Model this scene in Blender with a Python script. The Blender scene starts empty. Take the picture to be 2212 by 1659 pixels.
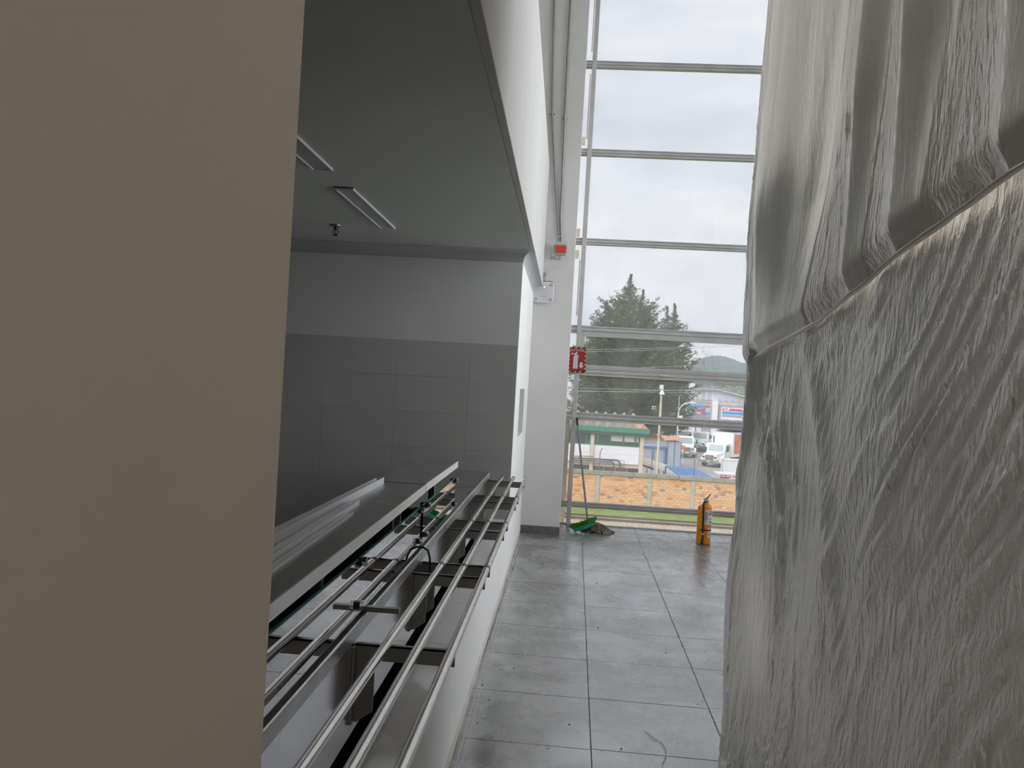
import bpy, bmesh, math, random
from mathutils import Vector, Matrix, noise as mnoise
R = random.Random(7)
PI = math.pi
scene = bpy.context.scene
C = scene.collection

# ------------------------------------------------------------------ camera
F_PX, W_PX, H_PX = 1690.0, 2212.0, 1659.0
YAW, ROLL, EYE = math.atan(113 / 1690), math.radians(3.3), 1.6
cam_d = bpy.data.cameras.new('camera')
cam_d.sensor_width = 36.0
cam_d.lens = 36.0 * F_PX / W_PX
cam_d.clip_start, cam_d.clip_end = 0.05, 3000
cam = bpy.data.objects.new('camera', cam_d)
C.objects.link(cam)
CAM_M = Matrix.Rotation(YAW, 3, 'Z') @ Matrix.Rotation(PI / 2, 3, 'X') @ Matrix.Rotation(ROLL, 3, 'Z')
cam.matrix_world = Matrix.Translation((0, 0, EYE)) @ CAM_M.to_4x4()
scene.camera = cam


def at(px, py, y):
    """point of the place at distance y down the corridor"""
    d = CAM_M @ Vector((px - W_PX / 2, -(py - H_PX / 2), -F_PX))
    return Vector((0, 0, EYE)) + d * (y / d.y)


# ------------------------------------------------------------------ sky, exposure
SKY = 3.4
scene.cycles.max_bounces = 9
scene.cycles.use_light_tree = False
scene.cycles.adaptive_threshold = 0.025
scene.view_settings.view_transform = 'Standard'
scene.view_settings.look = 'None'
scene.view_settings.exposure = 0.6
scene.view_settings.gamma = 1.0
scene.view_settings.use_curve_mapping = False
world = bpy.data.worlds.new('overcast_sky')
scene.world = world
world.use_nodes = True
wn, wl = world.node_tree.nodes, world.node_tree.links
wn.clear()
w_out = wn.new('ShaderNodeOutputWorld')
w_bg = wn.new('ShaderNodeBackground')
w_tc = wn.new('ShaderNodeTexCoord')
w_map = wn.new('ShaderNodeMapping')
w_map.inputs['Scale'].default_value = (1.0, 1.0, 2.6)
w_n1 = wn.new('ShaderNodeTexNoise')
w_n1.inputs['Scale'].default_value = 4.2
w_n1.inputs['Detail'].default_value = 7
w_n1.inputs['Roughness'].default_value = 0.52
w_r = wn.new('ShaderNodeValToRGB')
cr = w_r.color_ramp
cr.elements[0].position, cr.elements[0].color = 0.30, (0.66, 0.70, 0.78, 1)
cr.elements[1].position, cr.elements[1].color = 0.70, (0.95, 0.95, 0.97, 1)
e = cr.elements.new(0.5); e.color = (0.80, 0.83, 0.90, 1)
wl.new(w_tc.outputs['Generated'], w_map.inputs['Vector'])
wl.new(w_map.outputs['Vector'], w_n1.inputs['Vector'])
wl.new(w_n1.outputs['Fac'], w_r.inputs['Fac'])
wl.new(w_r.outputs['Color'], w_bg.inputs['Color'])
w_bg.inputs['Strength'].default_value = SKY
wl.new(w_bg.outputs['Background'], w_out.inputs['Surface'])

sun_d = bpy.data.lights.new('facade_fill_sun', 'SUN')  # soft fill added to brighten the facades outside, aimed away from the windows
sun_d.energy = 9.0
sun_d.angle = math.radians(50)
sun_d.color = (1.0, 0.97, 0.92)
sun = bpy.data.objects.new('facade_fill_sun', sun_d)
sun.rotation_euler = Vector((0.45, 0.62, -0.75)).to_track_quat('-Z', 'Y').to_euler()
C.objects.link(sun)


# ------------------------------------------------------------------ materials
def mat(name, col, rough=0.6, metal=0.0, spec=0.5, vary=0.0, vscale=3.0, stretch=(1, 1, 1), col2=None,
        bump=0.0, bscale=40.0, rvary=0.0, detail=4.0, ramp=(0.35, 0.65), alpha=None):
    m = bpy.data.materials.new(name)
    m.use_nodes = True
    n, l = m.node_tree.nodes, m.node_tree.links
    b = n['Principled BSDF']
    b.inputs['Base Color'].default_value = (*col, 1)
    b.inputs['Roughness'].default_value = rough
    b.inputs['Metallic'].default_value = metal
    b.inputs['Specular IOR Level'].default_value = spec
    if vary or rvary or bump or col2:
        tc = n.new('ShaderNodeTexCoord')
        mp = n.new('ShaderNodeMapping')
        mp.inputs['Scale'].default_value = stretch
        l.new(tc.outputs['Object'], mp.inputs['Vector'])
    if vary or rvary or col2:
        nz = n.new('ShaderNodeTexNoise')
        nz.inputs['Scale'].default_value = vscale
        nz.inputs['Detail'].default_value = detail
        l.new(mp.outputs['Vector'], nz.inputs['Vector'])
        rp = n.new('ShaderNodeValToRGB')
        c2 = col2 or tuple(c * (1 - vary) for c in col)
        rp.color_ramp.elements[0].position = ramp[0]
        rp.color_ramp.elements[1].position = ramp[1]
        rp.color_ramp.elements[0].color = (*c2, 1)
        rp.color_ramp.elements[1].color = (*col, 1)
        l.new(nz.outputs['Fac'], rp.inputs['Fac'])
        if vary or col2:
            l.new(rp.outputs['Color'], b.inputs['Base Color'])
        if rvary:
            mr = n.new('ShaderNodeMapRange')
            mr.inputs['From Min'].default_value, mr.inputs['From Max'].default_value = 0.3, 0.7
            mr.inputs['To Min'].default_value, mr.inputs['To Max'].default_value = rough + rvary, max(0.02, rough - rvary)
            l.new(nz.outputs['Fac'], mr.inputs['Value'])
            l.new(mr.outputs['Result'], b.inputs['Roughness'])
    if bump:
        nb = n.new('ShaderNodeTexNoise')
        nb.inputs['Scale'].default_value = bscale
        nb.inputs['Detail'].default_value = 3
        l.new(mp.outputs['Vector'], nb.inputs['Vector'])
        bp = n.new('ShaderNodeBump')
        bp.inputs['Strength'].default_value = bump
        bp.inputs['Distance'].default_value = 0.01
        l.new(nb.outputs['Fac'], bp.inputs['Height'])
        l.new(bp.outputs['Normal'], b.inputs['Normal'])
    return m


def mat_pane(name, tint, gloss=0.06, dust=0.03, rough=0.0, dust_col=(0.9, 0.9, 0.9)):
    """thin sheet glass: tinted transmission, mirror reflection by angle, a film of dust"""
    m = bpy.data.materials.new(name)
    m.use_nodes = True
    n, l = m.node_tree.nodes, m.node_tree.links
    n.clear()
    o = n.new('ShaderNodeOutputMaterial')
    t = n.new('ShaderNodeBsdfTransparent'); t.inputs['Color'].default_value = (*tint, 1)
    g = n.new('ShaderNodeBsdfGlossy'); g.inputs['Roughness'].default_value = rough
    fr = n.new('ShaderNodeFresnel'); fr.inputs['IOR'].default_value = 1.5
    mx = n.new('ShaderNodeMixShader')
    mu = n.new('ShaderNodeMath'); mu.operation = 'MULTIPLY'; mu.inputs[1].default_value = gloss / 0.04
    mu.use_clamp = True
    l.new(fr.outputs['Fac'], mu.inputs[0])
    l.new(mu.outputs['Value'], mx.inputs['Fac'])
    l.new(t.outputs['BSDF'], mx.inputs[1]); l.new(g.outputs['BSDF'], mx.inputs[2])
    last = mx
    if dust:
        d = n.new('ShaderNodeBsdfTranslucent'); d.inputs['Color'].default_value = (*dust_col, 1)
        tc = n.new('ShaderNodeTexCoord'); nz = n.new('ShaderNodeTexNoise')
        nz.inputs['Scale'].default_value = 2.2; nz.inputs['Detail'].default_value = 5
        l.new(tc.outputs['Object'], nz.inputs['Vector'])
        mr = n.new('ShaderNodeMapRange')
        mr.inputs['From Min'].default_value, mr.inputs['From Max'].default_value = 0.25, 0.75
        mr.inputs['To Min'].default_value, mr.inputs['To Max'].default_value = dust * 0.6, dust * 1.4
        l.new(nz.outputs['Fac'], mr.inputs['Value'])
        m2 = n.new('ShaderNodeMixShader')
        l.new(mr.outputs['Result'], m2.inputs['Fac'])
        l.new(mx.outputs['Shader'], m2.inputs[1]); l.new(d.outputs['BSDF'], m2.inputs[2])
        last = m2
    l.new(last.outputs['Shader'], o.inputs['Surface'])
    return m


M = {}
M['white_wall'] = mat('white_wall', (0.80, 0.785, 0.76), 0.75, vary=0.05, vscale=1.5, bump=0.05, bscale=60)
M['near_wall'] = mat('near_wall', (0.86, 0.76, 0.655), 0.8, vary=0.05, vscale=1.1, bump=0.04, bscale=80)
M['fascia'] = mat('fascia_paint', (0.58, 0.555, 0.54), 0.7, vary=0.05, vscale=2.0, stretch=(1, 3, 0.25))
M['column'] = mat('column_paint', (0.74, 0.73, 0.70), 0.75, vary=0.06, vscale=1.6, bump=0.05, bscale=50)
M['plaster'] = mat('bare_plaster', (0.70, 0.66, 0.58), 0.9, vary=0.15, vscale=9, bump=0.2, bscale=70)
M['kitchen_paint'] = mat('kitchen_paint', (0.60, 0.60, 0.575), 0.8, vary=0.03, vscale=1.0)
M['kitchen_tile'] = mat('kitchen_tile', (0.44, 0.44, 0.418), 0.45, vary=0.05, vscale=2.5)
M['grout_dark'] = mat('grout', (0.17, 0.17, 0.17), 0.9)
M['grout_kitchen'] = mat('kitchen_grout', (0.42, 0.42, 0.40), 0.9)
M['cove'] = mat('cove_grey', (0.40, 0.39, 0.395), 0.8)  # one flat grey, darker than the walls and ceiling around it
M['baseboard'] = mat('baseboard_tile', (0.16, 0.155, 0.15), 0.5, vary=0.25, vscale=12)
M['ledge_tile'] = mat('ledge_tile', (0.82, 0.80, 0.78), 0.10, vary=0.06, vscale=3)
M['steel'] = mat('brushed_steel', (0.62, 0.62, 0.635), 0.17, 1.0)
M['steel_lip_lit'] = mat('lit_steel_edge', (0.80, 0.79, 0.785), 0.42, 0.8)  # brighter steel copy: the shelf front's reflected light put into the colour
M['steel_dull'] = mat('steel_plate', (0.46, 0.455, 0.445), 0.36, 1.0, rvary=0.06, vscale=9)
M['steel_dark'] = mat('bracket_steel', (0.30, 0.29, 0.275), 0.42, 1.0, rvary=0.06, vscale=9)
M['steel_pipe'] = mat('polished_pipe', (0.56, 0.53, 0.49), 0.23, 1.0)
M['shade_black'] = mat('black_for_shade', (0.012, 0.012, 0.012), 0.9)  # near-black colour paints the dark of hollows and gaps
M['black_rubber'] = mat('black_rubber', (0.02, 0.02, 0.022), 0.5)
M['chrome'] = mat('chrome', (0.7, 0.7, 0.7), 0.12, 1.0)
M['pvc_white'] = mat('white_profile', (0.88, 0.88, 0.92), 0.4)
M['aluminium'] = mat('window_aluminium', (0.60, 0.59, 0.575), 0.45, 0.1, vary=0.12, vscale=5)
M['glass_front'] = mat_pane('tinted_window_glass', (0.44, 0.44, 0.445), 0.035, 0.055)
M['glass_clear'] = mat_pane('clear_window_glass', (0.93, 0.94, 0.94), 0.04, 0.0)
M['glass_counter'] = mat_pane('counter_glass', (0.80, 0.88, 0.86), 0.16, 0.0)
M['glass_edge'] = mat('glass_green_edge', (0.16, 0.42, 0.36), 0.15)
M['light_panel'] = mat('lamp_diffuser', (0.50, 0.50, 0.51), 0.5)
M['light_frame'] = mat('lamp_frame', (0.75, 0.74, 0.73), 0.5)
M['conduit'] = mat('galvanised_conduit', (0.33, 0.33, 0.32), 0.45, 0.6, vary=0.15, vscale=20)
M['plastic_white'] = mat('white_plastic', (0.72, 0.71, 0.72), 0.4)
M['box_grey'] = mat('grey_box', (0.38, 0.38, 0.39), 0.55)
M['red_plate'] = mat('orange_red_plate', (0.72, 0.07, 0.03), 0.5, vary=0.2, vscale=40)
m = bpy.data.materials.new('blue_led'); m.use_nodes = True
m.node_tree.nodes['Principled BSDF'].inputs['Emission Color'].default_value = (0.15, 0.2, 1, 1)
m.node_tree.nodes['Principled BSDF'].inputs['Emission Strength'].default_value = 2.0
M['led'] = m
M['sign_red'] = mat('sign_red', (0.36, 0.02, 0.03), 0.45)
M['sign_white'] = mat('sign_white', (0.62, 0.62, 0.66), 0.5)
M['sign_yellow'] = mat('sign_yellow', (0.62, 0.36, 0.06), 0.5)
M['sign_black'] = mat('sign_black', (0.02, 0.02, 0.02), 0.5)
M['ext_orange'] = mat('extinguisher_orange', (0.82, 0.30, 0.015), 0.35)
M['label_paper'] = mat('label_paper', (0.8, 0.8, 0.84), 0.6)
M['label_red'] = mat('label_red', (0.65, 0.05, 0.10), 0.6)
M['label_blue'] = mat('label_blue', (0.10, 0.20, 0.60), 0.6)
M['label_ink'] = mat('label_ink', (0.15, 0.15, 0.17), 0.6)
M['bristle'] = mat('green_bristle', (0.05, 0.33, 0.03), 0.5, col2=(0.02, 0.14, 0.02), vscale=60)
M['broom_teal'] = mat('teal_plastic', (0.0, 0.24, 0.17), 0.3)
M['mop'] = mat('mop_yarn', (0.46, 0.39, 0.31), 0.9, col2=(0.16, 0.13, 0.11), vscale=30)
M['pole_dark'] = mat('dark_handle', (0.10, 0.09, 0.11), 0.5, col2=(0.28, 0.27, 0.26), vscale=25, ramp=(0.6, 0.7))
M['cable_white'] = mat('white_cable', (0.7, 0.7, 0.68), 0.5)
M['hidden_plaster'] = mat('side_plaster', (0.66, 0.64, 0.61), 0.85)


def mat_floor():
    m = mat('floor_tile', (0.30, 0.305, 0.31), 0.20)
    n, l = m.node_tree.nodes, m.node_tree.links
    b = n['Principled BSDF']
    tc = n.new('ShaderNodeTexCoord'); geo = n.new('ShaderNodeNewGeometry')
    n1 = n.new('ShaderNodeTexNoise'); n1.inputs['Scale'].default_value = 2.3; n1.inputs['Detail'].default_value = 9
    n1.inputs['Roughness'].default_value = 0.65; n1.inputs['Distortion'].default_value = 0.6
    l.new(geo.outputs['Position'], n1.inputs['Vector'])
    r1 = n.new('ShaderNodeValToRGB')
    r1.color_ramp.elements[0].position, r1.color_ramp.elements[0].color = 0.40, (0.15, 0.15, 0.147, 1)
    r1.color_ramp.elements[1].position, r1.color_ramp.elements[1].color = 0.60, (0.31, 0.31, 0.312, 1)
    l.new(n1.outputs['Fac'], r1.inputs['Fac'])
    # dark scuffs and smears
    mp = n.new('ShaderNodeMapping'); mp.inputs['Scale'].default_value = (3.5, 9, 1); mp.inputs['Rotation'].default_value = (0, 0, 0.35)
    l.new(geo.outputs['Position'], mp.inputs['Vector'])
    n2 = n.new('ShaderNodeTexNoise'); n2.inputs['Scale'].default_value = 1.3; n2.inputs['Detail'].default_value = 8
    n2.inputs['Roughness'].default_value = 0.7; n2.inputs['Distortion'].default_value = 1.2
    l.new(mp.outputs['Vector'], n2.inputs['Vector'])
    r2 = n.new('ShaderNodeValToRGB')
    r2.color_ramp.elements[0].position, r2.color_ramp.elements[0].color = 0.60, (0, 0, 0, 1)
    r2.color_ramp.elements[1].position, r2.color_ramp.elements[1].color = 0.69, (1, 1, 1, 1)
    l.new(n2.outputs['Fac'], r2.inputs['Fac'])
    mx = n.new('ShaderNodeMix'); mx.data_type = 'RGBA'
    mx.inputs[7].default_value = (0.09, 0.088, 0.08, 1)
    fm = n.new('ShaderNodeMath'); fm.operation = 'MULTIPLY'; fm.inputs[1].default_value = 0.75
    l.new(r2.outputs['Color'], fm.inputs[0]); l.new(fm.outputs['Value'], mx.inputs[0])
    l.new(r1.outputs['Color'], mx.inputs[6])
    l.new(mx.outputs[2], b.inputs['Base Color'])
    # smeared dried water: roughness patches
    n3 = n.new('ShaderNodeTexNoise'); n3.inputs['Scale'].default_value = 2.6; n3.inputs['Detail'].default_value = 9
    n3.inputs['Distortion'].default_value = 1.0
    l.new(geo.outputs['Position'], n3.inputs['Vector'])
    mr = n.new('ShaderNodeMapRange')
    mr.inputs['From Min'].default_value, mr.inputs['From Max'].default_value = 0.35, 0.65
    mr.inputs['To Min'].default_value, mr.inputs['To Max'].default_value = 0.17, 0.33
    l.new(n3.outputs['Fac'], mr.inputs['Value'])
    l.new(mr.outputs['Result'], b.inputs['Roughness'])
    b.inputs['IOR'].default_value = 3.8
    return m


def mat_tarp():
    m = bpy.data.materials.new('woven_plastic_sheet')
    m.use_nodes = True
    n, l = m.node_tree.nodes, m.node_tree.links
    n.clear()
    o = n.new('ShaderNodeOutputMaterial')
    p = n.new('ShaderNodeBsdfPrincipled')
    p.inputs['Base Color'].default_value = (0.93, 0.88, 0.81, 1)
    p.inputs['Roughness'].default_value = 0.28
    p.inputs['IOR'].default_value = 1.9
    p.inputs['Metallic'].default_value = 0.62
    t = n.new('ShaderNodeBsdfTranslucent'); t.inputs['Color'].default_value = (0.62, 0.62, 0.61, 1)
    mx = n.new('ShaderNodeMixShader'); mx.inputs['Fac'].default_value = 0.03
    geo = n.new('ShaderNodeTexCoord')
    mp = n.new('ShaderNodeMapping'); mp.inputs['Scale'].default_value = (95, 95, 34)
    l.new(geo.outputs['Object'], mp.inputs['Vector'])
    nz = n.new('ShaderNodeTexNoise'); nz.inputs['Scale'].default_value = 1.0; nz.inputs['Detail'].default_value = 3
    l.new(mp.outputs['Vector'], nz.inputs['Vector'])
    mp2 = n.new('ShaderNodeMapping'); mp2.inputs['Scale'].default_value = (42, 42, 11)
    l.new(geo.outputs['Object'], mp2.inputs['Vector'])
    nz2 = n.new('ShaderNodeTexNoise'); nz2.inputs['Scale'].default_value = 1.0; nz2.inputs['Detail'].default_value = 2; nz2.inputs['Distortion'].default_value = .6
    l.new(mp2.outputs['Vector'], nz2.inputs['Vector'])
    sm_ = n.new('ShaderNodeMath'); sm_.operation = 'MULTIPLY_ADD'; sm_.inputs[1].default_value = 2.2
    l.new(nz2.outputs['Fac'], sm_.inputs[0]); l.new(nz.outputs['Fac'], sm_.inputs[2])
    wv = n.new('ShaderNodeTexWave'); wv.bands_direction = 'Z'; wv.inputs['Scale'].default_value = 90
    l.new(geo.outputs['Object'], wv.inputs['Vector'])
    ad = n.new('ShaderNodeMath'); ad.operation = 'MULTIPLY_ADD'; ad.inputs[1].default_value = 0.02
    l.new(wv.outputs['Fac'], ad.inputs[0]); l.new(sm_.outputs['Value'], ad.inputs[2])
    at_ = n.new('ShaderNodeAttribute'); at_.attribute_name = 'crinkle'
    mk = n.new('ShaderNodeMath'); mk.operation = 'MULTIPLY'
    l.new(ad.outputs['Value'], mk.inputs[0]); l.new(at_.outputs['Fac'], mk.inputs[1])
    bp = n.new('ShaderNodeBump'); bp.inputs['Strength'].default_value = 1.0; bp.inputs['Distance'].default_value = 0.012
    l.new(mk.outputs['Value'], bp.inputs['Height'])
    l.new(bp.outputs['Normal'], p.inputs['Normal'])
    l.new(p.outputs['BSDF'], mx.inputs[1]); l.new(t.outputs['BSDF'], mx.inputs[2])
    l.new(mx.outputs['Shader'], o.inputs['Surface'])
    return m


def mat_film(name, col):
    m = bpy.data.materials.new(name); m.use_nodes = True
    n, l = m.node_tree.nodes, m.node_tree.links
    n.clear()
    o = n.new('ShaderNodeOutputMaterial'); t = n.new('ShaderNodeBsdfTranslucent'); t.inputs['Color'].default_value = (*col, 1)
    l.new(t.outputs['BSDF'], o.inputs['Surface'])
    return m


M['film'] = mat_film('pale_film', (0.97, 0.88, 0.80))
M['floor'] = mat_floor()
M['tarp'] = mat_tarp()


# ------------------------------------------------------------------ mesh helpers
def origin_of(parent):
    v = Vector((0, 0, 0))
    while parent is not None:
        v = v + parent.location
        parent = parent.parent
    return v


def link(o, parent=None, **props):
    C.objects.link(o)
    if parent is not None:
        o.parent = parent
    for k, v in props.items():
        if v is not None:
            o[k] = v
    return o


class MB:
    def __init__(s):
        s.v, s.f = [], []

    def add(s, vs, fs):
        o = len(s.v)
        s.v += [tuple(p) for p in vs]
        s.f += [tuple(i + o for i in f) for f in fs]
        return s

    def box(s, x0, x1, y0, y1, z0, z1):
        x0, x1 = min(x0, x1), max(x0, x1); y0, y1 = min(y0, y1), max(y0, y1); z0, z1 = min(z0, z1), max(z0, z1)
        return s.add([(x0, y0, z0), (x1, y0, z0), (x1, y1, z0), (x0, y1, z0), (x0, y0, z1), (x1, y0, z1), (x1, y1, z1), (x0, y1, z1)],
                     [(0, 3, 2, 1), (4, 5, 6, 7), (0, 1, 5, 4), (1, 2, 6, 5), (2, 3, 7, 6), (3, 0, 4, 7)])

    def tube(s, pts, r, n=10, caps=True):
        pts = [Vector(p) for p in pts]
        rs = r if isinstance(r, (list, tuple)) else [r] * len(pts)
        vs, fs = [], []
        prev = None
        for i, p in enumerate(pts):
            d = (pts[min(i + 1, len(pts) - 1)] - pts[max(i - 1, 0)])
            d = d.normalized() if d.length > 1e-9 else Vector((0, 0, 1))
            if prev is None:
                a = Vector((0, 0, 1)) if abs(d.z) < 0.9 else Vector((1, 0, 0))
                u = d.cross(a).normalized()
            else:
                u = (prev - d * prev.dot(d)).normalized()
            prev = u
            w = d.cross(u)
            for k in range(n):
                t = 2 * PI * k / n
                vs.append(p + (u * math.cos(t) + w * math.sin(t)) * rs[i])
        for i in range(len(pts) - 1):
            for k in range(n):
                a, b = i * n + k, i * n + (k + 1) % n
                fs.append((a, a + n, b + n, b))
        if caps:
            fs.append(tuple(range(n)))
            fs.append(tuple(range((len(pts) - 1) * n, len(pts) * n))[::-1])
        return s.add(vs, fs)

    def lathe(s, prof, c=(0, 0, 0), n=20):
        vs, fs = [], []
        c = Vector(c)
        for (r, z) in prof:
            for k in range(n):
                t = 2 * PI * k / n
                vs.append(c + Vector((r * math.cos(t), r * math.sin(t), z)))
        for i in range(len(prof) - 1):
            for k in range(n):
                a, b = i * n + k, i * n + (k + 1) % n
                fs.append((a, b, b + n, a + n))
        fs.append(tuple(range(n))[::-1])
        fs.append(tuple(range((len(prof) - 1) * n, len(prof) * n)))
        return s.add(vs, fs)

    def prism(s, poly, axis, a, b):
        """poly: 2-D outline in the two other axes (in x,y,z order), pushed from a to b along axis"""
        def pt(p, t):
            return {'x': (t, p[0], p[1]), 'y': (p[0], t, p[1]), 'z': (p[0], p[1], t)}[axis]
        k = len(poly)
        vs = [pt(p, a) for p in poly] + [pt(p, b) for p in poly]
        fs = [tuple(range(k)), tuple(range(2 * k - 1, k - 1, -1))]
        fs += [(i, i + k, (i + 1) % k + k, (i + 1) % k) for i in range(k)]
        return s.add(vs, fs)

    def build(s, name, material, parent=None, smooth=False, bevel=0.0, seg=2, **props):
        me = bpy.data.meshes.new(name)
        off = origin_of(parent)
        me.from_pydata([(x - off.x, y - off.y, z - off.z) for x, y, z in s.v], [], s.f)
        me.update()
        bm = bmesh.new(); bm.from_mesh(me); bmesh.ops.recalc_face_normals(bm, faces=bm.faces); bm.to_mesh(me); bm.free()
        me.materials.append(M[material] if isinstance(material, str) else material)
        if smooth:
            for p in me.polygons:
                p.use_smooth = True
            me.set_sharp_from_angle(angle=math.radians(38))
        o = bpy.data.objects.new(name, me)
        if bevel:
            md = o.modifiers.new('edge', 'BEVEL'); md.width = bevel; md.segments = seg; md.limit_method = 'ANGLE'
        return link(o, parent, **props)


def box(name, material, parent, x0, x1, y0, y1, z0, z1, bevel=0.0, **p):
    return MB().box(x0, x1, y0, y1, z0, z1).build(name, material, parent, bevel=bevel, **p)


def thing(name, label, category, loc=(0, 0, 0), group=None, kind=None):
    o = bpy.data.objects.new(name, None)
    o.location = loc
    return link(o, None, label=label, category=category, group=group, kind=kind)


def inst(name, mesh, parent, loc, **p):
    o = bpy.data.objects.new(name, mesh)
    o.location = loc
    return link(o, parent, **p)


def box_mesh(name, material, sx, sy, sz, ch=0.0):
    """box centred at the origin with chamfered rim on its -y or +z side is kept simple: bevelled once in bmesh"""
    me = bpy.data.meshes.new(name)
    bm = bmesh.new()
    bmesh.ops.create_cube(bm, size=1)
    bmesh.ops.scale(bm, vec=(sx, sy, sz), verts=bm.verts)
    if ch:
        bmesh.ops.bevel(bm, geom=bm.edges[:], offset=ch, segments=1, affect='EDGES')
    bm.to_mesh(me); bm.free()
    me.materials.append(M[material] if isinstance(material, str) else material)
    return me


def text(name, body, size, material, parent, loc, rot=(PI / 2, 0, 0), ext=0.001, align='CENTER', sx=1.0):
    cu = bpy.data.curves.new(name, 'FONT')
    cu.body = body; cu.size = size; cu.extrude = ext; cu.align_x = align; cu.align_y = 'CENTER'
    tmp = bpy.data.objects.new(name + '_outline', cu)
    C.objects.link(tmp)
    bpy.context.view_layer.update()
    me = bpy.data.meshes.new_from_object(tmp.evaluated_get(bpy.context.evaluated_depsgraph_get()))
    bpy.data.objects.remove(tmp)
    me.materials.clear(); me.materials.append(M[material])
    o = bpy.data.objects.new(name, me)
    o.location = Vector(loc) - origin_of(parent)
    o.rotation_euler = rot
    o.scale = (sx, 1, 1)
    return link(o, parent)

# ================================================================== THE ROOM
XW = -0.39            # face of the corridor's wall
YC = 8.5              # face of the column
YG = 9.2              # glass line
YK = 6.34             # far wall of the kitchen
ZH = 2.68             # kitchen ceiling / bottom of the fascia
ZT = 8.0

floor = box('floor', 'grout_dark', None, -4.5, 3.8, -6, YG + 0.06, -0.35, -0.004, kind='structure',
            label='grey polished tile floor of the corridor', category='floor')
TX, TY = 0.612, 0.572
tile_me = box_mesh('floor_tile', 'floor', TX - 0.004, TY - 0.004, 0.02, 0.0012)
GR = -0.014
for k in range(-2, 6):
    for j in range(-8, 10):
        yc = 3.498 + TY * (j + 0.5)
        xc = 0.162 + TX * (k + 0.5) + 0.014 * yc
        o = inst('tile', tile_me, floor, (xc, yc, -0.010 + R.uniform(-0.0004, 0.0004)))
        o.rotation_euler = (R.uniform(-.0006, .0006), R.uniform(-.0006, .0006), GR)

box('wall_left', 'near_wall', None, XW - 0.2, XW, -6, 1.07, 0, ZT, bevel=0.006, kind='structure',
    label='big plain white wall in the left foreground', category='wall')
low = box('wall_low', 'white_wall', None, -0.547, XW, 1.07, YK, 0, 0.49, kind='structure',
          label='low white wall under the tray rails', category='wall')
led_me = box_mesh('ledge_tile', 'ledge_tile', 0.157, 0.611, 0.012, 0.0012)
for k in range(9):
    y = 0.775 + 0.615 * (k + 0.5) + 0.615
    if y + 0.31 < YK:
        inst('tile', led_me, low, (-0.4685, y, 0.4962))
box('trim_1', 'plaster', None, XW, XW + 0.004, 1.07, YC, 0.0, 0.05, kind='structure',
    label='unpainted plaster strip along the foot of the low white wall', category='trim')
for i, dx in enumerate((0.028, 0.05)):
    MB().box(XW + dx, XW + dx + 0.0025, 2.2, YC, 0.0004, 0.0022).build('chalk_line', 'cable_white', floor)

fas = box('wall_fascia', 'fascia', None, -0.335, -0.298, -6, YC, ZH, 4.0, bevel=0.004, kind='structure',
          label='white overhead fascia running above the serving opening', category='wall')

# wall between kitchen and column, with coved top and a slot in it
far = thing('wall_far', 'solid wall at the end of the serving opening, white outside, grey tiles in the kitchen', 'wall', (0, 0, 0), kind='structure')
sy0, sy1, sz0, sz1 = 6.93, 7.63, 0.0, 0.0
slot = (at(1125, 890, 6.95), at(1134, 890, 7.7))
SY0, SY1, SZ0, SZ1 = 6.95, 7.75, 1.13, 1.56
w = MB()
w.box(-4.5, -0.55, YK, YC, -0.004, ZH)
w.box(-0.55, XW, YK, SY0, 0, ZH)
w.box(-0.55, XW, SY1, YC, 0, ZH)
w.box(-0.55, XW, SY0, SY1, 0, SZ0)
w.box(-0.55, XW, SY0, SY1, SZ1, ZH)
w.build('wall_body', 'white_wall', far)
box('slot_back', 'box_grey', far, -0.55, -0.47, SY0, SY1, SZ0, SZ1)
# cove
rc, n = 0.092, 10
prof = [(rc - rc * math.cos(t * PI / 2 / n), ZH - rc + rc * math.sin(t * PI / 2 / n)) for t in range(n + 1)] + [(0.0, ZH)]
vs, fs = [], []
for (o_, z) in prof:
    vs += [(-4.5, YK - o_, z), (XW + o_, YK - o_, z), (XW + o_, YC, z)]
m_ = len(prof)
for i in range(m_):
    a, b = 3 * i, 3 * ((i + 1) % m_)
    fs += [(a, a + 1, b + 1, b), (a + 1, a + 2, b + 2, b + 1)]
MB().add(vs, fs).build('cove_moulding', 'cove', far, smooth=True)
# kitchen face: painted above, tiles below
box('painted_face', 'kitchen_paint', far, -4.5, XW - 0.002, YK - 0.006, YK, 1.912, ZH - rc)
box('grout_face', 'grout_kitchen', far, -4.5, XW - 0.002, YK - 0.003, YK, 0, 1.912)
kt_w, kt_h = 0.60, 0.29
kt = box_mesh('kitchen_tile', 'kitchen_tile', kt_w - 0.0015, 0.008, kt_h - 0.0015, 0.0004)
kt0 = box_mesh('kitchen_tile_cut', 'kitchen_tile', 0.777 - 0.392 - 0.0015, 0.008, kt_h - 0.0015, 0.0004)
for r_ in range(6):
    zc = 1.912 - kt_h * (r_ + 0.5)
    inst('tile', kt0, far, (-0.5845, YK - 0.0045 + R.uniform(-.0004, .0004), zc))
    for c_ in range(6):
        inst('tile', kt, far, (-0.777 - kt_w * (c_ + 0.5), YK - 0.0045 + R.uniform(-.0004, .0004), zc))

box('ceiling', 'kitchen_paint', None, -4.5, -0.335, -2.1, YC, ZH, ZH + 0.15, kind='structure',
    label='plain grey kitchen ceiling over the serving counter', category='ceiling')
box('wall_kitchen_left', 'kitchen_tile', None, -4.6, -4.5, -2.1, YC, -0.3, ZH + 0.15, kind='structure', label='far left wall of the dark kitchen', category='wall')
box('wall_kitchen_back', 'kitchen_paint', None, -4.5, XW - 0.2, -2.2, -2.1, -0.3, ZH + 0.15, kind='structure', label='kitchen wall behind the camera', category='wall')

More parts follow.
